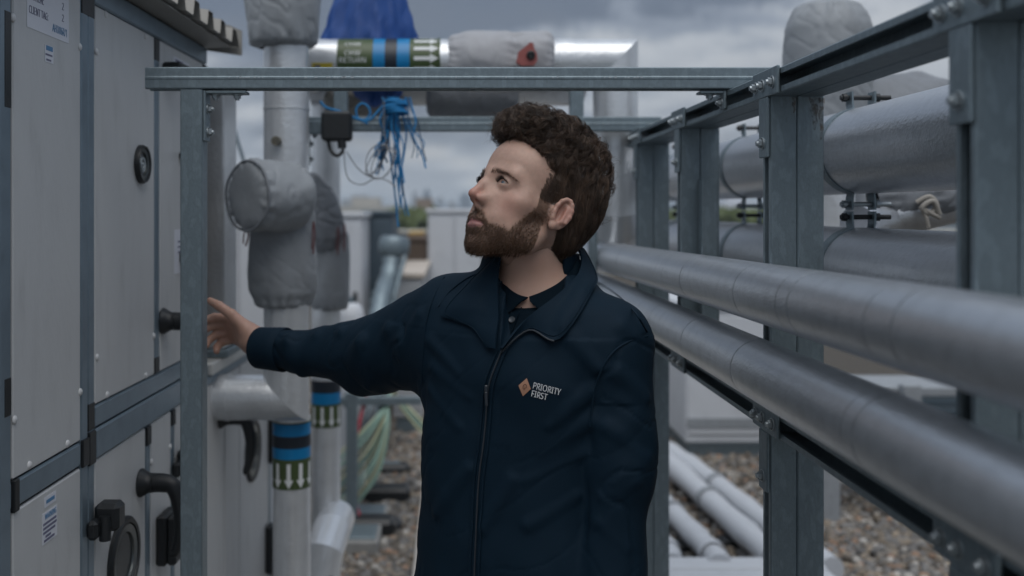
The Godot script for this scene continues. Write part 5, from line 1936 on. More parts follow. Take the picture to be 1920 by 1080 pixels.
func jacket_field(cut: bool) -> Field:
	var f := Field.new()
	f.cap(arm_r[0], arm_r[1], 0.070, 0.060, 0.03)
	f.cap(P(690, 674, 1.955), P(835, 660, 1.80), 0.059, 0.072, 0.06)
	f.cap(arm_r[1], arm_r[2], 0.061, 0.041, 0.04)
	f.cap(arm_l[0], arm_l[1], 0.064, 0.056, 0.03)
	f.cap(arm_l[1], arm_l[2], 0.057, 0.050, 0.03)
	f.extra = func(p: Vector3, d: float) -> float:
		var t := torso(p, 0.0)
		var side := (p - T0).dot(TL)
		var x := smin(d, t, lerpf(0.055, 0.010, smoothstep(0.06, 0.14, side) * smoothstep(1.40, 1.31, p.y)))
		if x < 0.02:
			for q in ridges:
				var pq: Vector3 = p - q[0]
				var bq: Vector3 = q[1]
				var hq := clampf(pq.dot(bq) / q[3], 0, 1)
				var eq: float = (pq - bq * hq).length() - q[2] * (1.0 - 0.5 * hq)
				if eq < x + 0.014:
					x = smin(x, eq, 0.014)
		if x < 0.05:
			x -= folds(p) * (1.0 if p.y < 1.42 else 0.45)
		if cut:
			for c in cut_v:
				var pa: Vector3 = p - c[0]
				var ba: Vector3 = c[1] - c[0]
				var h := clampf(pa.dot(ba) / ba.length_squared(), 0, 1)
				var e := (pa - ba * h).length() - lerpf(c[2], c[3], h)
				x = maxf(x, -e)
		return x
	f.has_extra = true
	return f

func skin_tone(p: Vector3, nn: Vector3) -> Color:
	var base := Vector3(0.415, 0.262, 0.200)
	var n := fold2.get_noise_3d(p.x * 40, p.y * 40, p.z * 40) * 0.10 + fold.get_noise_3d(p.x * 14, p.y * 14, p.z * 14) * 0.10 + fold2.get_noise_3d(p.x * 150, p.y * 150, p.z * 150) * 0.10
	base *= 1.0 + n
	var red := Vector3(0.385, 0.165, 0.128)
	var k := exp(-pow((p - Vector3(0, -0.018, 0.112)).length() / 0.017, 2.0)) * 0.85
	k += exp(-pow((p - Vector3(0.045, -0.018, 0.065)).length() / 0.024, 2.0)) * 0.45
	k += exp(-pow((p - Vector3(-0.045, -0.018, 0.065)).length() / 0.024, 2.0)) * 0.45
	k += exp(-pow((Vector3(absf(p.x), p.y, p.z) - Vector3(0.085, 0.004, -0.014)).length() / 0.022, 2.0)) * 0.7
	base = base.lerp(red, clampf(k, 0, 1))
	var lip := clampf(1.4 - (Vector3(p.x / 0.025, (p.y + 0.0585) / 0.0085, (p.z - 0.094) / 0.02)).length(), 0, 1)
	base = base.lerp(Vector3(0.34, 0.150, 0.140), clampf(lip * 2.0, 0, 1))
	base = base.lerp(Vector3(0.085, 0.045, 0.025), beard_mask(p) * 0.8)
	# neck stubble and scalp
	if p.y < -0.06 and p.z > -0.02:
		base = base.lerp(Vector3(0.27, 0.18, 0.145), 0.28)
	if hair_mask(p) > 0.5:
		base = Vector3(0.062, 0.039, 0.026)
	return Color(base.x, base.y, base.z)

func beard_mask(p: Vector3) -> float:
	var x := absf(p.x)
	if p.z < -0.004 or p.y < -0.150:
		return 0.0
	var top: float
	if p.z < 0.034:
		top = 0.034
	elif p.z < 0.058:
		top = lerpf(-0.004, -0.054, (p.z - 0.034) / 0.024)
	else:
		top = -0.056
	if x < 0.034 and p.z > 0.07:
		top = maxf(top, -0.034 - pow(x / 0.030, 2.0) * 0.018)
	var k := smoothstep(0.008, -0.008, p.y - top) if p.z < 0.07 else smoothstep(0.004, -0.004, p.y - top)
	# behind the jaw and down the neck it stops
	if p.z < 0.012:
		k *= smoothstep(-0.036, -0.024, p.y) * smoothstep(-0.004, 0.006, p.z)
	k *= smoothstep(0.006, 0.016, p.z + clampf((p.y + 0.05), -0.2, 0.0) * -0.25 + 0.0)
	k *= smoothstep(-0.128, -0.118, p.y - (0.075 - p.z) * 0.30 * float(p.z < 0.075))
	k *= smoothstep(-0.072, -0.058, p.y * 0.906 + p.z * 0.4226)
	# lips stay bare, and the skin just under the lower lip at the sides
	var lip := Vector2(p.x / 0.0255, (p.y + 0.0610) / 0.0072).length()
	if p.z > 0.07:
		k *= smoothstep(0.85, 1.12, lip)
		# philtrum corners and nose underside
		if p.y > -0.0365:
			k *= smoothstep(-0.0325, -0.0375, p.y)
	return clampf(k, 0, 1)

func hair_mask(p: Vector3) -> float:
	if p.y > 0.105:
		return 1.0
	if absf(p.x) > 0.0755 and p.y < 0.05:
		return 0.0
	var zl := 0.026 if p.y < 0.07 else lerpf(0.026, 0.075, (p.y - 0.07) / 0.035)
	if p.z > zl:
		return 0.0
	var yl := 0.012 if p.z > -0.022 else lerpf(0.012, -0.075, clampf((-0.022 - p.z) / 0.02, 0, 1))
	return 1.0 if p.y > yl else 0.0

func head_field(neck_base: Vector3) -> Field:
	var f := Field.new()
	f.ell(Vector3(0, 0.050, -0.010), Vector3(0.0745, 0.086, 0.100), 0.02)
	f.ell(Vector3(0, 0.058, 0.036), Vector3(0.062, 0.056, 0.058), 0.03)
	f.ell(Vector3(0, -0.012, 0.030), Vector3(0.0605, 0.070, 0.055), 0.03)
	for s in [-1.0, 1.0]:
		f.cap(Vector3(s * 0.052, -0.040, 0.004), Vector3(s * 0.050, -0.058, 0.015), 0.015, 0.015, 0.03)
		f.cap(Vector3(s * 0.050, -0.058, 0.015), Vector3(s * 0.016, -0.087, 0.065), 0.015, 0.0140, 0.025)
		f.ell(Vector3(s * 0.046, -0.008, 0.054), Vector3(0.021, 0.016, 0.021), 0.02)
		f.cap(Vector3(s * 0.064, -0.002, 0.005), Vector3(s * 0.056, -0.004, 0.045), 0.008, 0.010, 0.02)
		f.cap(Vector3(s * 0.010, 0.031, 0.0905), Vector3(s * 0.042, 0.032, 0.0745), 0.0085, 0.008, 0.016)
		f.cap(Vector3(s * 0.042, 0.032, 0.0745), Vector3(s * 0.056, 0.012, 0.052), 0.008, 0.007, 0.015)
		f.ell(Vector3(s * 0.034, -0.046, 0.050), Vector3(0.020, 0.028, 0.021), 0.03)
	f.ell(Vector3(0, -0.055, 0.069), Vector3(0.031, 0.030, 0.0250), 0.022)
	f.ell(Vector3(0, -0.0860, 0.0665), Vector3(0.021, 0.0145, 0.0140), 0.016)
	# eye sockets
	for s in [-1.0, 1.0]:
		f.ell(Vector3(s * 0.0355, 0.0150, 0.0995), Vector3(0.0165, 0.0110, 0.0150), 0.012, Basis(Vector3.UP, s * 0.25), true)
	# nose
	f.cap(Vector3(0, 0.028, 0.0910), Vector3(0, 0.006, 0.1020), 0.0070, 0.0068, 0.013)
	f.cap(Vector3(0, 0.006, 0.1020), Vector3(0, -0.0140, 0.1125), 0.0068, 0.0070, 0.008)
	f.ell(Vector3(0, -0.0175, 0.1135), Vector3(0.0080, 0.0066, 0.0072), 0.006)
	f.cap(Vector3(0, -0.0245, 0.1065), Vector3(0, -0.0335, 0.094), 0.0042, 0.0055, 0.007)
	for s in [-1.0, 1.0]:
		f.ell(Vector3(s * 0.0108, -0.0205, 0.1000), Vector3(0.0052, 0.0064, 0.0105), 0.006)
		f.cap(Vector3(s * 0.0085, 0.016, 0.0850), Vector3(s * 0.0125, -0.014, 0.0925), 0.0072, 0.0080, 0.014)
		f.cap(Vector3(s * 0.020, -0.012, 0.076), Vector3(s * 0.026, -0.040, 0.073), 0.012, 0.012, 0.02)
		f.ell(Vector3(s * 0.0066, -0.0280, 0.1045), Vector3(0.0030, 0.0040, 0.0055), 0.003, Basis(), true)
		# eyelids: a ball over the eye, opened by an almond cut
		f.ell(Vector3(s * 0.0315, 0.0150, 0.0775), Vector3(0.0150, 0.0128, 0.0137), 0.006)
	for s in [-1.0, 1.0]:
		f.cap(Vector3(s * 0.0215, 0.0138, 0.0930), Vector3(s * 0.0315, 0.0155, 0.0940), 0.0026, 0.0046, 0.0015, true)
		f.cap(Vector3(s * 0.0315, 0.0155, 0.0940), Vector3(s * 0.0455, 0.0138, 0.0865), 0.0046, 0.0026, 0.0015, true)
	# lips
	for s in [-1.0, 1.0]:
		f.cap(Vector3(0, -0.0530, 0.0930), Vector3(s * 0.009, -0.0518, 0.0923), 0.0030, 0.0032, 0.004)
		f.cap(Vector3(s * 0.009, -0.0512, 0.0938), Vector3(s * 0.0250, -0.0580, 0.0835), 0.0036, 0.0022, 0.005)
		f.cap(Vector3(0, -0.0625, 0.0910), Vector3(s * 0.011, -0.0618, 0.0898), 0.0040, 0.0038, 0.004)
		f.cap(Vector3(s * 0.011, -0.0622, 0.0912), Vector3(s * 0.0245, -0.0585, 0.0835), 0.0040, 0.0020, 0.005)
	f.cap(Vector3(-0.024, -0.0588, 0.0890), Vector3(0, -0.0575, 0.1020), 0.0011, 0.0016, 0.003, true)
	f.cap(Vector3(0.024, -0.0588, 0.0890), Vector3(0, -0.0575, 0.1020), 0.0011, 0.0016, 0.003, true)
	f.ell(Vector3(0, -0.0790, 0.0985), Vector3(0.018, 0.0055, 0.009), 0.012, Basis(), true)
	# neck and throat
	f.cap(Vector3(0, -0.02, -0.034), neck_base, 0.052, 0.058, 0.030)
	f.cap(Vector3(0, -0.080, 0.004), neck_base + HB.inverse() * (Vector3(0, 0.02, 0) + TF * 0.045), 0.013, 0.015, 0.03)
	# ears
	for s in [-1.0, 1.0]:
		var c := Vector3(s * 0.0795, 0.002, -0.010)
		var tilt := Basis(Vector3.UP, s * -0.40) * Basis(Vector3.RIGHT, -0.10)
		f.ell(c, Vector3(0.0065, 0.0275, 0.0165), 0.008, tilt)
		f.ell(c + tilt * Vector3(s * 0.0075, 0.001, 0.003), Vector3(0.0085, 0.0165, 0.0085), 0.003, tilt, true)
		var rim := []
		for k in 10:
			var a := lerpf(-0.55, 3.75, k / 9.0)
			rim.append(c + tilt * Vector3(s * 0.0062, sin(a) * 0.0245 + 0.002, -cos(a) * 0.0138))
		for k in 9:
			f.cap(rim[k], rim[k + 1], 0.0034, 0.0034, 0.003)
		f.ell(c + tilt * Vector3(s * 0.004, -0.0225, 0.006), Vector3(0.0052, 0.008, 0.0072), 0.005, tilt)
		f.cap(c + tilt * Vector3(s * 0.004, -0.002, 0.0145), c + tilt * Vector3(s * 0.004, -0.012, 0.0125), 0.0042, 0.0046, 0.005)
		f.cap(c + tilt * Vector3(s * 0.0045, 0.013, -0.006), c + tilt * Vector3(s * 0.0045, -0.012, -0.005), 0.0032, 0.0036, 0.005)
	return f

func hair_field(inset: float) -> Field:
	var f := Field.new()
	f.ell(Vector3(0, 0.062, -0.012), Vector3(0.0835, 0.098, 0.103), 0.03)
	f.ell(Vector3(0.004, 0.128, 0.032), Vector3(0.066, 0.040, 0.058), 0.04)
	f.ell(Vector3(-0.010, 0.126, 0.072), Vector3(0.050, 0.030, 0.030), 0.03)
	f.ell(Vector3(0, 0.110, -0.032), Vector3(0.076, 0.054, 0.070), 0.04)
	f.ell(Vector3(0, 0.034, -0.062), Vector3(0.076, 0.078, 0.055), 0.04)
	f.ell(Vector3(0, -0.028, -0.055), Vector3(0.060, 0.036, 0.033), 0.03)
	f.extra = func(p: Vector3, d: float) -> float:
		var zl := 0.024 if p.y < 0.060 else lerpf(0.024, 0.080, clampf((p.y - 0.060) / 0.040, 0, 1))
		if p.y > 0.095:
			zl += (p.y - 0.095) * 3.0
		var x := maxf(d, (p.z - zl) * 0.7)
		var yl := 0.004 if p.z > -0.012 else (-0.068 if p.z < -0.040 else lerpf(0.004, -0.068, (-0.012 - p.z) / 0.028))
		if absf(p.x) < 0.05:
			yl = minf(yl, -0.068)
		x = maxf(x, (yl - p.y) * 0.8)
		if x < 0.02:
			x += fold2.get_noise_3d(p.x * 24, p.y * 24, p.z * 24) * 0.007 * smoothstep(0.02, 0.09, p.y) + 0.003
		return x + inset * smoothstep(-0.02, 0.08, p.y)
	f.has_extra = true
	return f

func strand(g: Geo, pts: Array, w0: float, w1: float, c: Color) -> void:
	# a three sided hair that tapers to its tip
	g.col = c
	var m := pts.size()
	var last := -1
	var side := Vector3.ZERO
	for i in m:
		var dir: Vector3 = (pts[mini(i + 1, m - 1)] - pts[maxi(i - 1, 0)]).normalized()
		if side == Vector3.ZERO:
			side = dir.cross(Vector3(0.3, 0.8, 0.5)).normalized()
		side = (side - dir * side.dot(dir)).normalized()
		var up := dir.cross(side)
		var w := lerpf(w0, w1, float(i) / (m - 1))
		var f := g.v.size()
		for k in 3:
			var o := side * cos(TAU * k / 3) + up * sin(TAU * k / 3)
			g.pt(pts[i] + o * w, o)
		if last >= 0:
			for k in 3:
				var k2 := (k + 1) % 3
				g.quad(last + k, last + k2, f + k2, f + k)
		last = f

func person() -> void:
	fold = FastNoiseLite.new()
	fold.seed = 41
	fold.frequency = 1.0
	fold.fractal_octaves = 2
	fold2 = FastNoiseLite.new()
	fold2.seed = 42
	fold2.frequency = 1.0
	fold2.fractal_octaves = 3
	var fw := Vector3(-0.866, 0, 0.5)
	var lf := Vector3(0.5, 0, 0.866)
	var th := deg_to_rad(25.0)
	HB = Basis(lf, Vector3.UP * cos(th) - fw * sin(th), fw * cos(th) + Vector3.UP * sin(th))
	HC = P(991, 400, 1.69)
	arm_r = [P(842, 588, 1.795), P(692, 668, 1.955), P(524, 655, 2.062)]
	arm_l = [P(1145, 642, 1.625), P(1160, 870, 1.59), P(1140, 1230, 1.555)]
	var o := thing("person", "bearded curly haired man in a navy zipped jacket reaching towards the unit and looking up", "person", Vector3(T0.x, 0.052, T0.z))
	var rng := RandomNumberGenerator.new()
	rng.seed = 3
	var big := AABB(Vector3(-3, -1, -5), Vector3(6, 5, 6))
	var hx := Transform3D(HB, HC)
	# --- body: head, hand and the trunk under the clothes ---
	var nb := hx.affine_inverse() * P(1004, 545, 1.735)
	var hf := head_field(nb)
	var local := Geo.new()
	hf.net(local, 0.0023, [Vector3(0, 0.03, 0)], AABB(Vector3(-0.3, -0.165, -0.3), Vector3(0.6, 0.6, 0.6)), skin_tone)
	var body := Geo.new()
	body.v = hx * local.v
	body.c = local.c
	body.u = local.u
	body.ix = local.ix
	for q in local.n:
		body.n.append(HB * q)
	hand(body)
	var bf := Field.new()
	bf.cap(hx * Vector3(0, -0.06, -0.03), P(1004, 560, 1.735), 0.05, 0.055, 0.04)
	bf.cap(P(1004, 580, 1.735), T0 + Vector3(0, 1.0, 0), 0.085, 0.10, 0.05)
	bf.cap(arm_r[0], arm_r[1], 0.045, 0.04, 0.04)
	bf.cap(arm_r[1], arm_r[2], 0.038, 0.026, 0.03)
	bf.cap(arm_l[0], arm_l[1], 0.045, 0.04, 0.04)
	bf.cap(arm_l[1], arm_l[2], 0.04, 0.03, 0.03)
	bf.cap(P(1004, 590, 1.735), arm_r[0], 0.06, 0.045, 0.05)
	bf.cap(P(1004, 590, 1.735), arm_l[0], 0.06, 0.045, 0.05)
	for s in [-1.0, 1.0]:
		bf.cap(T0 + TL * s * 0.09 + Vector3(0, 0.95, 0), T0 + TL * s * 0.10 + Vector3(0, 0.52, 0) + TF * 0.01, 0.075, 0.05, 0.04)
		bf.cap(T0 + TL * s * 0.10 + Vector3(0, 0.52, 0) + TF * 0.01, T0 + TL * s * 0.11 + Vector3(0, 0.14, 0), 0.05, 0.035, 0.03)
	body.col = Color(0.48, 0.30, 0.23)
	bf.net(body, 0.014, [T0 + Vector3(0, 1.1, 0)], big)
	var sm := mat(Color.WHITE, 0.52, 0.0, null, 30.0, M.fine, 0.22)
	sm.vertex_color_use_as_albedo = true
	sm.subsurf_scatter_enabled = true
	sm.subsurf_scatter_strength = 0.12
	var bo := mk(o, "body", body, sm)
	# --- eyes ---
	for s in [-1.0, 1.0]:
		var e := Geo.new()
		var gaze := (Vector3(s * -0.06, 0.06, 1.0)).normalized()
		var t := Transform3D(hx.basis * along(gaze, Vector3.ZERO).basis, hx * Vector3(s * 0.0315, 0.0150, 0.0772))
		var rr := 0.0122
		var rings := [[0.0, 8.5, Color(0.004, 0.004, 0.004)], [8.5, 11.0, Color(0.06, 0.08, 0.10)], [11.0, 23.0, Color(0.11, 0.155, 0.20)], [23.0, 27.0, Color(0.045, 0.055, 0.07)], [27.0, 60.0, Color(0.36, 0.31, 0.29)], [60.0, 150.0, Color(0.52, 0.42, 0.38)]]
		for q in rings:
			e.col = q[2]
			var prof := []
			for k in 5:
				var a := deg_to_rad(lerpf(q[1], q[0], k / 4.0))
				prof.append(Vector2(sin(a) * rr, cos(a) * rr))
			e.lathe(t, prof, 28)
		var em := mat(Color.WHITE, 0.12)
		em.vertex_color_use_as_albedo = true
		mk(bo, "eye", e, em)
	# --- hair, brows, lashes, beard ---
	var hm := mat(Color.WHITE, 0.38)
	hm.vertex_color_use_as_albedo = true
	var hairf := hair_field(0.0)
	local = Geo.new()
	hair_field(0.009).net(local, 0.0042, [Vector3(0, 0.12, 0)], AABB(Vector3(-0.3, -0.3, -0.3), Vector3(0.6, 0.6, 0.6)), func(_p, _n): return Color(0.062, 0.039, 0.026))
	var hair := Geo.new()
	hair.v = hx * local.v
	hair.c = local.c
	hair.u = local.u
	hair.ix = local.ix
	for q in local.n:
		hair.n.append(HB * q)
	local = Geo.new()
	hairf.net(local, 0.0065, [Vector3(0, 0.12, 0)], AABB(Vector3(-0.3, -0.3, -0.3), Vector3(0.6, 0.6, 0.6)))
	var count := local.v.size()
	var hlf := hx.affine_inverse()
	var crown := Vector3(0.0, 0.13, -0.075)
	for i in 1500:
		var k := rng.randi() % count
		var p := local.v[k]
		var nn := local.n[k]
		var up := smoothstep(0.075, 0.125, p.y)
		var down := Vector3(0, -1.0, -0.45)
		var out := (p - crown).normalized() + Vector3(0.35, 0, 0.2)
		var dir := down.lerp(out, up)
		dir = (dir - nn * dir.dot(nn)).normalized().rotated(nn, rng.randf_range(-0.7, 0.7) * (0.4 + up))
		var long := lerpf(0.038, 0.062, up) * rng.randf_range(0.75, 1.2) * (0.7 if p.y < -0.02 else 1.0)
		var bend := lerpf(14.0, 46.0, up) * rng.randf_range(0.6, 1.3)
		var wave := rng.randf_range(0.7, 1.2)
		var ph := rng.randf() * TAU
		var lift := rng.randf_range(0.0, 0.006) * (0.3 + up)
		var spine := []
		var nrm := []
		var q := p
		var m := 11
		for j in m:
			var t := float(j) / (m - 1)
			nn = hairf.grad(q, 0.006)
			q -= nn * (hairf.at(q) - 0.0015 - lift * sin(PI * t) - up * 0.004 * sin(t * 9.0 + ph))
			spine.append(q)
			nrm.append(nn)
			dir = (dir - nn * dir.dot(nn)).normalized()
			dir = dir.rotated(nn, sin(TAU * wave * t * 1.6 + ph) * bend * long / (m - 1) * 1.6)
			q += dir * long / (m - 1)
		var lock := rng.randf_range(0.4, 1.9)
		for h in 11:
			var oa := rng.randf_range(-1, 1) * 0.0075
			var ob := rng.randf_range(-0.6, 1) * 0.0030
			var pts := []
			var cut := rng.randi_range(8, m)
			for j in cut:
				var t := float(j) / (m - 1)
				var ahead: Vector3 = (spine[mini(j + 1, m - 1)] - spine[maxi(j - 1, 0)]).normalized()
				var across: Vector3 = nrm[j].cross(ahead)
				var spread := 1.0 - 0.65 * t
				pts.append(hx * (spine[j] + across * oa * spread + nrm[j] * ob * spread))
			var lum := lock * rng.randf_range(0.7, 1.35)
			strand(hair, pts, rng.randf_range(0.0002, 0.00038), 0.0001, Color(0.062 * lum, 0.039 * lum, 0.026 * lum))
	# flyaway hairs that stand off the outline
	for i in 420:
		var k := rng.randi() % count
		var p := local.v[k]
		if p.y < 0.02:
			continue
		var nn := local.n[k]
		var dr := Vector3(rng.randf_range(-1, 1), rng.randf_range(-0.6, 1), rng.randf_range(-1, 1))
		dr = (dr - nn * dr.dot(nn)).normalized()
		var l := rng.randf_range(0.012, 0.03)
		var out := rng.randf_range(0.2, 0.75)
		var pts := []
		for j in 7:
			var t := j / 6.0
			pts.append(hx * (p + dr * l * t + nn * (0.001 + l * out * sin(t * 2.2)) + dr.cross(nn) * sin(t * 5.0 + i) * 0.003))
		strand(hair, pts, 0.00028, 0.0001, Color(0.06, 0.038, 0.026))
	# short hairs that soften the hairline
	var fringe := 0
	for i in 60000:
		if fringe > 1300:
			break
		var k := rng.randi() % head_count
		var p := hlf * body.v[k]
		var zl := 0.026 if p.y < 0.07 else lerpf(0.026, 0.080, (p.y - 0.07) / 0.03)
		if p.y < 0.015 or p.y > 0.104 or absf(p.z - zl - 0.001) > 0.010:
			continue
		fringe += 1
		var nn := HB.inverse() * body.n[k]
		var dr := Vector3(signf(p.x) * 0.1, 0.45, -0.8) if p.y > 0.06 else Vector3(0, -0.7, -0.6)
		dr = dr.rotated(nn, rng.randf_range(-0.6, 0.6))
		var l := rng.randf_range(0.006, 0.016)
		strand(hair, [hx * (p - nn * 0.0005), hx * (p + nn * 0.002 + dr * l * 0.5), hx * (p + nn * 0.0025 + dr * l)], 0.00035, 0.00015, Color(0.06, 0.037, 0.025))
	# loose wisps over the brow
	for i in 260:
		var p := Vector3(rng.randf_range(-0.06, 0.05), rng.randf_range(0.105, 0.145), rng.randf_range(0.070, 0.096))
		var pts := []
		var ph := rng.randf() * TAU
		var sx := rng.randf_range(-0.7, 0.3)
		var fall := rng.randf_range(0.2, 1.1)
		for j in 9:
			var t := j / 8.0
			pts.append(hx * (p + Vector3(sx * 0.02 * t + sin(t * 7 + ph) * 0.003, 0.012 * t - 0.032 * fall * t * t, 0.028 * t - 0.012 * t * t + cos(t * 7 + ph) * 0.003)))
		strand(hair, pts, 0.0003, 0.0001, Color(0.07, 0.045, 0.030))
	mk(bo, "hair", hair, hm)
	# strands that grow on the face
	var brow := Geo.new()
	for s in [-1.0, 1.0]:
		for i in 165:
			var t := rng.randf()
			var bp := Vector3(s * lerpf(0.0105, 0.052, t), 0.0290 + 0.0035 * sin(t * 2.2) - 0.010 * t * t + rng.randf_range(-0.0034, 0.0034) * (1.1 - 0.85 * t), 0.12)
			var hp := hf.hit(bp, Vector3(s * 0.10 * t, 0, -1).normalized(), 0.1)
			var gn := Vector3(s * 0.35 * t, 0.25, 1).normalized()
			var dr := Vector3(s * (0.5 + 0.5 * t), 0.75 - 1.0 * t, 0.0)
			var lum := rng.randf_range(0.7, 1.3)
			strand(brow, [hx * (hp - gn * 0.0004), hx * (hp + gn * 0.0014 + dr * 0.003), hx * (hp + gn * 0.0016 + dr * 0.0068)], 0.00024, 0.0001, Color(0.09 * lum, 0.060 * lum, 0.042 * lum))
	mk(bo, "eyebrow", brow, hm)
	var lash := Geo.new()
	for s in [-1.0, 1.0]:
		for i in 34:
			var t := i / 33.0
			var bp := Vector3(s * lerpf(0.0215, 0.0445, t), 0.0148 + 0.0052 * sin(t * PI) , 0.12)
			var hp := hf.hit(bp, Vector3(0, 0, -1), 0.08)
			strand(lash, [hx * hp, hx * (hp + Vector3(s * 0.002 * t, 0.0012, 0.0045)), hx * (hp + Vector3(s * 0.004 * t, 0.0038, 0.0072))], 0.0005, 0.00012, Color(0.015, 0.01, 0.008))
	mk(bo, "eyelash", lash, hm)
	var beard := Geo.new()
	var cand := []
	var hl := hx.affine_inverse()
	for i in range(0, head_count):
		var p := hl * body.v[i]
		if rng.randf() < beard_mask(p):
			cand.append(i)
	for i in 11000:
		var k: int = cand[rng.randi() % cand.size()]
		var nn := HB.inverse() * body.n[k]
		var p := hl * body.v[k] + Vector3(rng.randf_range(-1, 1), rng.randf_range(-1, 1), rng.randf_range(-1, 1)) * 0.001
		var thick := clampf((0.03 - p.y) / 0.10, 0.25, 1.0) * (0.72 if p.z > 0.075 else 1.0)
		var down := Vector3(p.x * 3.0, -1.0, 0.30 if p.y < -0.085 else 0.05)
		if p.y > -0.05 and p.z > 0.08:
			down = Vector3(signf(p.x) * 0.8, -0.8, 0.15)
		if p.z < 0.045:
			down = Vector3(0, -1, 0.35)
		down = down.normalized()
		down = down.rotated(nn, rng.randf_range(-0.6, 0.6))
		var long := rng.randf_range(0.0026, 0.0058) * thick
		var q1 := p + (nn * 0.55 + down * 0.8) * long * 0.5
		var q2 := q1 + (nn * 0.15 + down).normalized() * long * 0.6
		var lum := rng.randf_range(0.5, 1.6)
		var tone := Color(0.090, 0.048, 0.026)
		strand(beard, [hx * (p - nn * 0.0006), hx * q1, hx * q2], rng.randf_range(0.00022, 0.0004), 0.0001, Color(tone.r * lum, tone.g * lum, tone.b * lum))
	mk(bo, "beard", beard, hm)
	clothes(o, big)

var head_count := 0

func hand(g: Geo) -> void:
	head_count = g.v.size()
	var w: Vector3 = arm_r[2]
	w += Vector3(-0.052, 0.009, -0.038)
	var x := Vector3(-0.74, 0.26, -0.55).normalized()           # along the hand
	var s := Vector3(0.1, 0.80, 0.60)                           # towards the thumb
	s = (s - x * s.dot(x)).normalized()
	var n := x.cross(s).normalized()                            # back of the hand
	var at := func(a: float, b: float, c: float) -> Vector3: return w + x * a + s * b + n * c
	var f := Field.new()
	f.cap(at.call(-0.06, 0, 0), at.call(0.01, 0, 0), 0.028, 0.025, 0.02)
	f.cap(at.call(0.01, 0, 0), at.call(0.03, 0, 0), 0.025, 0.024, 0.02)
	for k in 4:
		var b: float = [0.027, 0.009, -0.010, -0.027][k]
		f.cap(at.call(0.02, b * 0.55, 0), at.call(0.093 - 0.004 * absf(k - 1.2), b, 0.002), 0.0165, 0.0115, 0.016)
	var lens := [0.074, 0.082, 0.076, 0.060]
	for k in 4:
		var b: float = [0.027, 0.009, -0.010, -0.027][k]
		var l: float = lens[k]
		var k0: float = 0.093 - 0.004 * absf(k - 1.2)
		var bend: float = [0.62, 0.78, 0.92, 1.0][k]
		var p0: Vector3 = at.call(k0, b, 0.001)
		var d1: Vector3 = (x * cos(bend) - n * sin(bend) + s * b * 2.0).normalized()
		var d2: Vector3 = (x * cos(bend * 1.9) - n * sin(bend * 1.9)).normalized()
		var d3: Vector3 = (x * cos(bend * 2.4) - n * sin(bend * 2.4)).normalized()
		var p1 := p0 + d1 * l * 0.45
		var p2 := p1 + d2 * l * 0.32
		var p3 := p2 + d3 * l * 0.23
		f.cap(p0, p1, 0.0100, 0.0092, 0.005)
		f.cap(p1, p2, 0.0092, 0.0082, 0.003)
		f.cap(p2, p3, 0.0082, 0.0070, 0.003)
	# thumb leaves the side of the palm near its base
	var t0: Vector3 = at.call(0.026, 0.026, -0.004)
	var t1 := t0 + (x * 0.72 + s * 0.62 - n * 0.15).normalized() * 0.044
	var t2 := t1 + (x * 0.90 + s * 0.38 - n * 0.15).normalized() * 0.034
	var t3 := t2 + (x * 0.97 + s * 0.18 - n * 0.1).normalized() * 0.026
	f.cap(t0, t1, 0.0165, 0.0115, 0.012)
	f.cap(t1, t2, 0.0112, 0.0100, 0.004)
	f.cap(t2, t3, 0.0100, 0.0078, 0.003)
	g.col = Color(0.47, 0.285, 0.215)
	f.net(g, 0.0028, [w], AABB(w - Vector3(0.3, 0.3, 0.3), Vector3(0.6, 0.6, 0.6)), func(p: Vector3, _n: Vector3) -> Color:
		var k := fold2.get_noise_3d(p.x * 30, p.y * 30, p.z * 30) * 0.12
		return Color(0.41 * (1 + k), 0.245 * (1 + k * 0.8), 0.185 * (1 + k * 0.8)))

func pushed(f: Field, p: Vector3, off: float) -> Vector3:
	for i in 7:
		var d := f.at(p)
		if d >= off:
			break
		p += Vector3(0, 0.22, 0.975) * (off - d)
	return p

func onto(f: Field, p: Vector3, off: float) -> Vector3:
	for i in 4:
		p -= f.grad(p, 0.004) * (f.at(p) - off)
	return p

func ray(px: float, py: float) -> Vector3:
	return Vector3((px - CX) / F, -(py - CY) / F, -1.0)

func on_cloth(f: Field, px: float, py: float, off := 0.0) -> Vector3:
	var r := ray(px, py).normalized()
	var p := f.hit(Vector3(0, H, 0) + r * 1.2, r, 1.2)
	return p + f.grad(p, 0.006) * off

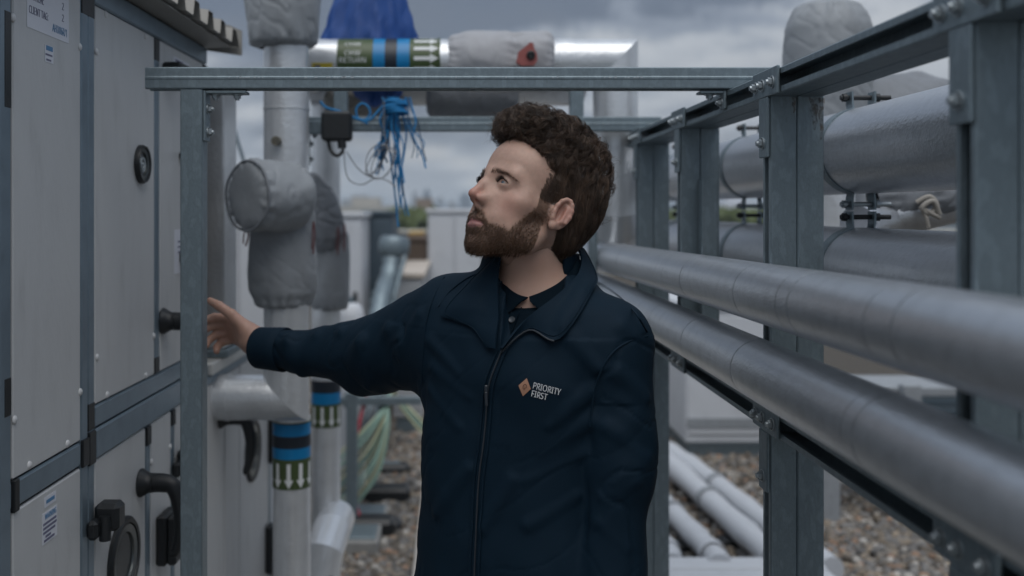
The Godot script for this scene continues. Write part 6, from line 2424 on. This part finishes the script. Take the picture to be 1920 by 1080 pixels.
func clothes(o: Node3D, big: AABB) -> void:
	var weave := ntex(71, 0.16, [grey(0.82), grey(1.0), grey(0.9)], FastNoiseLite.TYPE_SIMPLEX, 256, 0.0, 2)
	var navy := mat(lin(0.0009, 0.0120, 0.0250), 0.75, 0.0, weave, 9.0, M.weave, 0.25)
	navy.metallic_specular = 0.3
	var dark := mat(lin(0.0015, 0.0075, 0.014), 0.8, 0.0, weave, 12.0)
	dark.metallic_specular = 0.2
	var inside := navy
	var f0 := jacket_field(false)
	# drag folds: slack ridges of cloth that run across the sleeves and out of the armpits
	var marks := []
	for q in [[592, 628, 566, 704], [640, 622, 612, 712], [676, 640, 652, 722], [724, 618, 690, 728], [752, 640, 722, 735], [786, 590, 748, 668], [540, 636, 520, 690], [806, 640, 860, 700], [812, 690, 880, 745], [806, 730, 862, 800],
			[1108, 735, 1030, 800], [1104, 790, 1010, 850], [1098, 850, 985, 900], [1082, 930, 990, 985], [880, 880, 820, 960], [1160, 700, 1212, 745], [1140, 800, 1200, 850], [1215, 860, 1150, 905], [1130, 930, 1196, 905], [1120, 980, 1180, 1030], [1165, 610, 1195, 640], [960, 900, 905, 990], [1060, 620, 1120, 690]]:
		var r0 := on_cloth(f0, q[0], q[1], -0.0062)
		var r1 := on_cloth(f0, q[2], q[3], -0.0052)
		marks.append([r0, r1 - r0, 0.0085, (r1 - r0).length_squared()])
	ridges = marks
	f0 = jacket_field(false)
	# opening: round the neck and down the chest in a V
	var throat := P(1000, 545, 1.66)
	cut_v = [[P(1000, 560, 1.70), P(1003, 380, 1.72), 0.072, 0.078], [throat + Vector3(0, 0.02, 0.02), on_cloth(f0, 943, 655), 0.050, 0.004]]
	var jf := jacket_field(true)
	var g := Geo.new()
	jf.net(g, 0.0048, [T0 + Vector3(0, 1.1, 0)], big)
	var jk := mk(o, "jacket", g, navy)
	# shirt seen in the V
	var sf := Field.new()
	sf.cap(P(1003, 590, 1.735), P(1003, 556, 1.738), 0.074, 0.068, 0.02)
	sf.extra = func(p: Vector3, d: float) -> float:
		var t := torso(p, 0.018)
		var x := smin(d, t, 0.03)
		var c: Vector3 = p - P(1003, 545, 1.725)
		c.y *= 0.2
		var tip := p.y - 1.486 + (p - T0).dot(TF) * 0.42
		return maxf(maxf(maxf(x, 0.061 - c.length()), 1.16 - p.y), tip * 0.9)
	sf.has_extra = true
	g = Geo.new()
	sf.net(g, 0.006, [T0 + Vector3(0, 1.3, 0)], big)
	var shirt := mk(o, "polo_shirt", g, dark)
	# polo collar wings
	for q in [
		[[[1082, 478, 1.705], [1076, 500, 1.675], [1050, 528, 1.655], [1018, 546, 1.645], [992, 556, 1.642]], [[1094, 492, 1.70], [1086, 520, 1.665], [1062, 556, 1.638], [1030, 590, 1.625], [1000, 572, 1.632]]],
		[[[930, 490, 1.715], [938, 515, 1.69], [952, 538, 1.665], [972, 552, 1.65], [990, 557, 1.642]], [[920, 505, 1.715], [924, 535, 1.69], [930, 565, 1.665], [948, 588, 1.645], [978, 566, 1.64]]]]:
		g = Geo.new()
		var ra := []
		var rb := []
		for k in q[0].size():
			ra.append(P(q[0][k][0], q[0][k][1], q[0][k][2]))
			rb.append(P(q[1][k][0], q[1][k][1], q[1][k][2]))
		ra = smooth_path(ra, 5)
		rb = smooth_path(rb, 5)
		var rows := []
		for i in 7:
			var row := []
			for k in ra.size():
				var p: Vector3 = ra[k].lerp(rb[k], i / 6.0)
				row.append(pushed(sf, p, 0.0035) + TF * 0.004 * sin(PI * i / 6.0))
			rows.append(row)
		g.sheet(rows, 0.0022, Vector3(0, 0.2, 1))
		mk(shirt, "collar", g, dark)
	g = Geo.new()
	for q in [[960, 600], [953, 640]]:
		var p := on_cloth(sf, q[0], q[1])
		var n := sf.grad(p, 0.006)
		g.lathe(along(n, p), [Vector2(0.0055, 0), Vector2(0.0055, 0.0022), Vector2(0.0046, 0.003), Vector2(0.0034, 0.0022), Vector2(0, 0.0022)], 16)
	mk(shirt, "button", g, mat(lin(0.06, 0.07, 0.08), 0.4))
	g = Geo.new()
	var pl := []
	for q in [[984, 566], [972, 590], [960, 622], [950, 652]]:
		pl.append(on_cloth(sf, q[0], q[1], 0.001))
	g.tube(smooth_path(pl, 6), 0.0012, 6)
	mk(shirt, "placket_edge", g, dark)
	# jacket collar leaves
	var leaves := [
		[[[1076, 462, 1.725], [1091, 484, 1.690], [1080, 518, 1.650], [1042, 556, 1.622], [990, 596, 1.605], [941, 655, 1.600]], [[1096, 466, 1.735], [1119, 514, 1.685], [1109, 566, 1.63], [1064, 638, 1.585], [992, 618, 1.592], [943, 660, 1.600]], "collar"],
		[[[934, 490, 1.735], [930, 525, 1.70], [931, 565, 1.67], [932, 600, 1.65], [928, 630, 1.635], [925, 656, 1.625]], [[926, 494, 1.735], [872, 536, 1.71], [824, 584, 1.69], [852, 602, 1.67], [892, 620, 1.65], [923, 656, 1.63]], "collar"]]
	var zip := mat(lin(0.016, 0.022, 0.030), 0.5, 0.0)
	var idx := 0
	for q in leaves:
		var ra := []
		var rb := []
		for k in q[0].size():
			ra.append(pushed(f0, P(q[0][k][0], q[0][k][1], q[0][k][2]), 0.014))
			var b := P(q[1][k][0], q[1][k][1], q[1][k][2])
			rb.append(onto(f0, b, 0.006) if f0.at(b) < 0.08 and k > 1 else pushed(f0, b, 0.006))
		ra = smooth_path(ra, 6)
		rb = smooth_path(rb, 6)
		var rows := []
		for i in 11:
			var row := []
			var s := i / 10.0
			for k in ra.size():
				var p: Vector3 = ra[k].lerp(rb[k], s)
				var near := float(k) / (ra.size() - 1)
				p = pushed(f0, p, 0.006 + 0.012 * sin(PI * s) * (1.0 - near))
				row.append(p)
			rows.append(row)
		g = Geo.new()
		g.sheet(rows, 0.0035, Vector3(0, 0.1, 1))
		var leaf := mk(jk, q[2], g, navy)
		# stitched line inside the edge
		g = Geo.new()
		var st := []
		for k in range(1, ra.size() - 2):
			st.append(rows[9][k] + f0.grad(rows[9][k], 0.01) * 0.0006)
		g.tube(st, 0.0007, 5)
		mk(leaf, "stitching", g, inside)
		if idx == 0:
			g = Geo.new()
			var zp := []
			for k in range(19, ra.size()):
				zp.append(rows[10][k] + Vector3(0, -0.001, 0.001))
			g.tube(zp, 0.0016, 6)
			mk(leaf, "zip_teeth", g, zip)
		idx += 1
	# collar stand behind the neck
	g = Geo.new()
	var rows := []
	for i in 5:
		var row := []
		for k in 19:
			var a := lerpf(-0.5, PI + 0.5, k / 18.0)
			var c := P(1002, 520 - i * 11.0, 1.735)
			row.append(c + (TL * cos(a) * 0.079 - TF * sin(a) * 0.076))
		rows.append(row)
	g.sheet(rows, 0.004, -TF)
	mk(jk, "collar_stand", g, navy)
	# zip
	var zl := []
	for q in [[942, 656], [930, 685], [919, 715], [914, 745], [911, 790], [906, 838], [900, 880], [896, 930], [893, 1000], [890, 1075], [889, 1130]]:
		zl.append(on_cloth(f0, q[0], q[1], 0.001))
	zl = smooth_path(zl, 8)
	g = Geo.new()
	g.tube(zl, 0.0017, 6)
	var zz := mk(jk, "zip", g, zip)
	for s in [-1.0, 1.0]:
		g = Geo.new()
		var flap := []
		for p in zl:
			flap.append(onto(f0, p + TL * s * 0.008, 0.0016))
		g.tube(flap, 0.0022, 6)
		mk(zz, "zip_flap", g, navy)
	g = Geo.new()
	var pp := on_cloth(f0, 914, 728, 0.004)
	g.box(Transform3D(Basis(), pp), Vector3(0.006, 0.012, 0.004), 0.0015)
	g.box(Transform3D(Basis(Vector3.BACK, 0.05), pp + Vector3(0.0, -0.016, 0.002)), Vector3(0.005, 0.022, 0.002), 0.0008)
	mk(zz, "zip_pull", g, zip)
	# armhole and shoulder seams
	for line in [[[1118, 528], [1150, 548], [1185, 580], [1213, 622]], [[1214, 630], [1180, 640], [1148, 662], [1125, 700], [1112, 750], [1106, 800]], [[915, 508], [880, 520], [845, 545], [822, 575]], [[833, 520], [812, 560], [798, 610], [793, 670], [792, 720]]]:
		g = Geo.new()
		var ps := []
		for q in line:
			ps.append(on_cloth(f0, q[0], q[1], 0.0004))
		g.tube(smooth_path(ps, 7), 0.0017, 6)
		mk(jk, "seam", g, inside)
	# cuff edge
	g = Geo.new()
	var cd: Vector3 = (arm_r[2] - arm_r[1]).normalized()
	g.lathe(along(cd, arm_r[2]), [Vector2(0.0, 0.044), Vector2(0.034, 0.044), Vector2(0.0405, 0.047), Vector2(0.0425, 0.053), Vector2(0.0435, 0.051), Vector2(0.0440, 0.030), Vector2(0.0450, 0.012), Vector2(0.0462, -0.014), Vector2(0.044, -0.017)], 36)
	mk(jk, "cuff", g, navy)
	# chest logo: a tan diamond with a small swirl, and two lines of lettering
	var lc := on_cloth(f0, 984, 726)
	var ln := f0.grad(lc, 0.012)
	var lr := (TL - ln * TL.dot(ln)).normalized()
	var lu := ln.cross(lr).normalized()
	lr = lr.rotated(ln, -0.20)
	lu = lu.rotated(ln, -0.20)
	var k1 := 0.00086
	g = Geo.new()
	var dia := []
	for i in 5:
		var row := []
		for j in 5:
			var u := i / 4.0 - 0.5
			var v := j / 4.0 - 0.5
			row.append(onto(f0, lc + lr * (u - v) * 12 * k1 + lu * (u + v) * 17 * k1, 0.0014))
		dia.append(row)
	g.sheet(dia, 0.0008, ln)
	var logo := mk(jk, "logo", g, mat(lin(0.36, 0.19, 0.12), 0.7))
	g = Geo.new()
	var sw := []
	for i in 22:
		var a := i * 0.36
		var r := (7.0 - i * 0.28) * k1
		sw.append(onto(f0, lc + (lr * cos(a) * 0.62 + lu * sin(a)) * r, 0.0018))
	g.tube(sw, 0.0005, 5)
	mk(logo, "swirl", g, mat(lin(0.10, 0.045, 0.03), 0.8))
	for q in [["PRIORITY", 0.0, 11.0], ["FIRST", 0.0, -4.0]]:
		var me := lettering(q[0], 11.0 * k1, 0.0006, 0.80)
		var ar := me.surface_get_arrays(0)
		g = Geo.new()
		var ab := me.get_aabb()
		for i in ar[Mesh.ARRAY_VERTEX].size():
			var p: Vector3 = ar[Mesh.ARRAY_VERTEX][i]
			var base = lc + lr * (p.x - ab.position.x + 15.5 * k1) + lu * (p.y - ab.get_center().y + (q[2] - 3.0) * k1)
			base -= ln * (f0.at(base) - 0.0016 - p.z)
			g.pt(base, ln)
		for i in range(0, ar[Mesh.ARRAY_INDEX].size(), 3):
			var ii: PackedInt32Array = ar[Mesh.ARRAY_INDEX]
			g.tri(ii[i], ii[i + 1], ii[i + 2])
		mk(logo, "lettering", g, mat(lin(0.62, 0.64, 0.66), 0.7))
	# trousers and boots, below the frame
	var tf := Field.new()
	for s in [-1.0, 1.0]:
		var hip = T0 + TL * s * 0.088 + Vector3(0, 0.93, 0)
		var knee = T0 + TL * s * 0.105 + Vector3(0, 0.53, 0) + TF * 0.015
		var ank = T0 + TL * s * 0.115 + Vector3(0, 0.13, 0) - TF * 0.01
		tf.cap(hip, knee, 0.098, 0.074, 0.03)
		tf.cap(knee, ank, 0.072, 0.058, 0.03)
	tf.ell(T0 + Vector3(0, 0.93, 0), Vector3(0.16, 0.12, 0.12), 0.05, Basis(TL, Vector3.UP, TF * 1.0))
	g = Geo.new()
	tf.net(g, 0.013, [T0 + Vector3(0, 0.95, 0)], big)
	mk(o, "trousers", g, dark)
	for s in [-1.0, 1.0]:
		var bt := Field.new()
		var a = T0 + TL * s * 0.115 - TF * 0.01
		bt.cap(a + Vector3(0, 0.20, 0), a + Vector3(0, 0.11, 0), 0.05, 0.048, 0.02)
		bt.cap(a + Vector3(0, 0.098, 0) - TF * 0.03, a + Vector3(0, 0.094, 0) + TF * 0.15 + TL * s * 0.03, 0.042, 0.038, 0.03)
		bt.extra = func(p: Vector3, d: float) -> float: return maxf(d, 0.055 - p.y)
		bt.has_extra = true
		g = Geo.new()
		bt.net(g, 0.01, [a + Vector3(0, 0.12, 0)], big)
		mk(o, "boot", g, M.black)
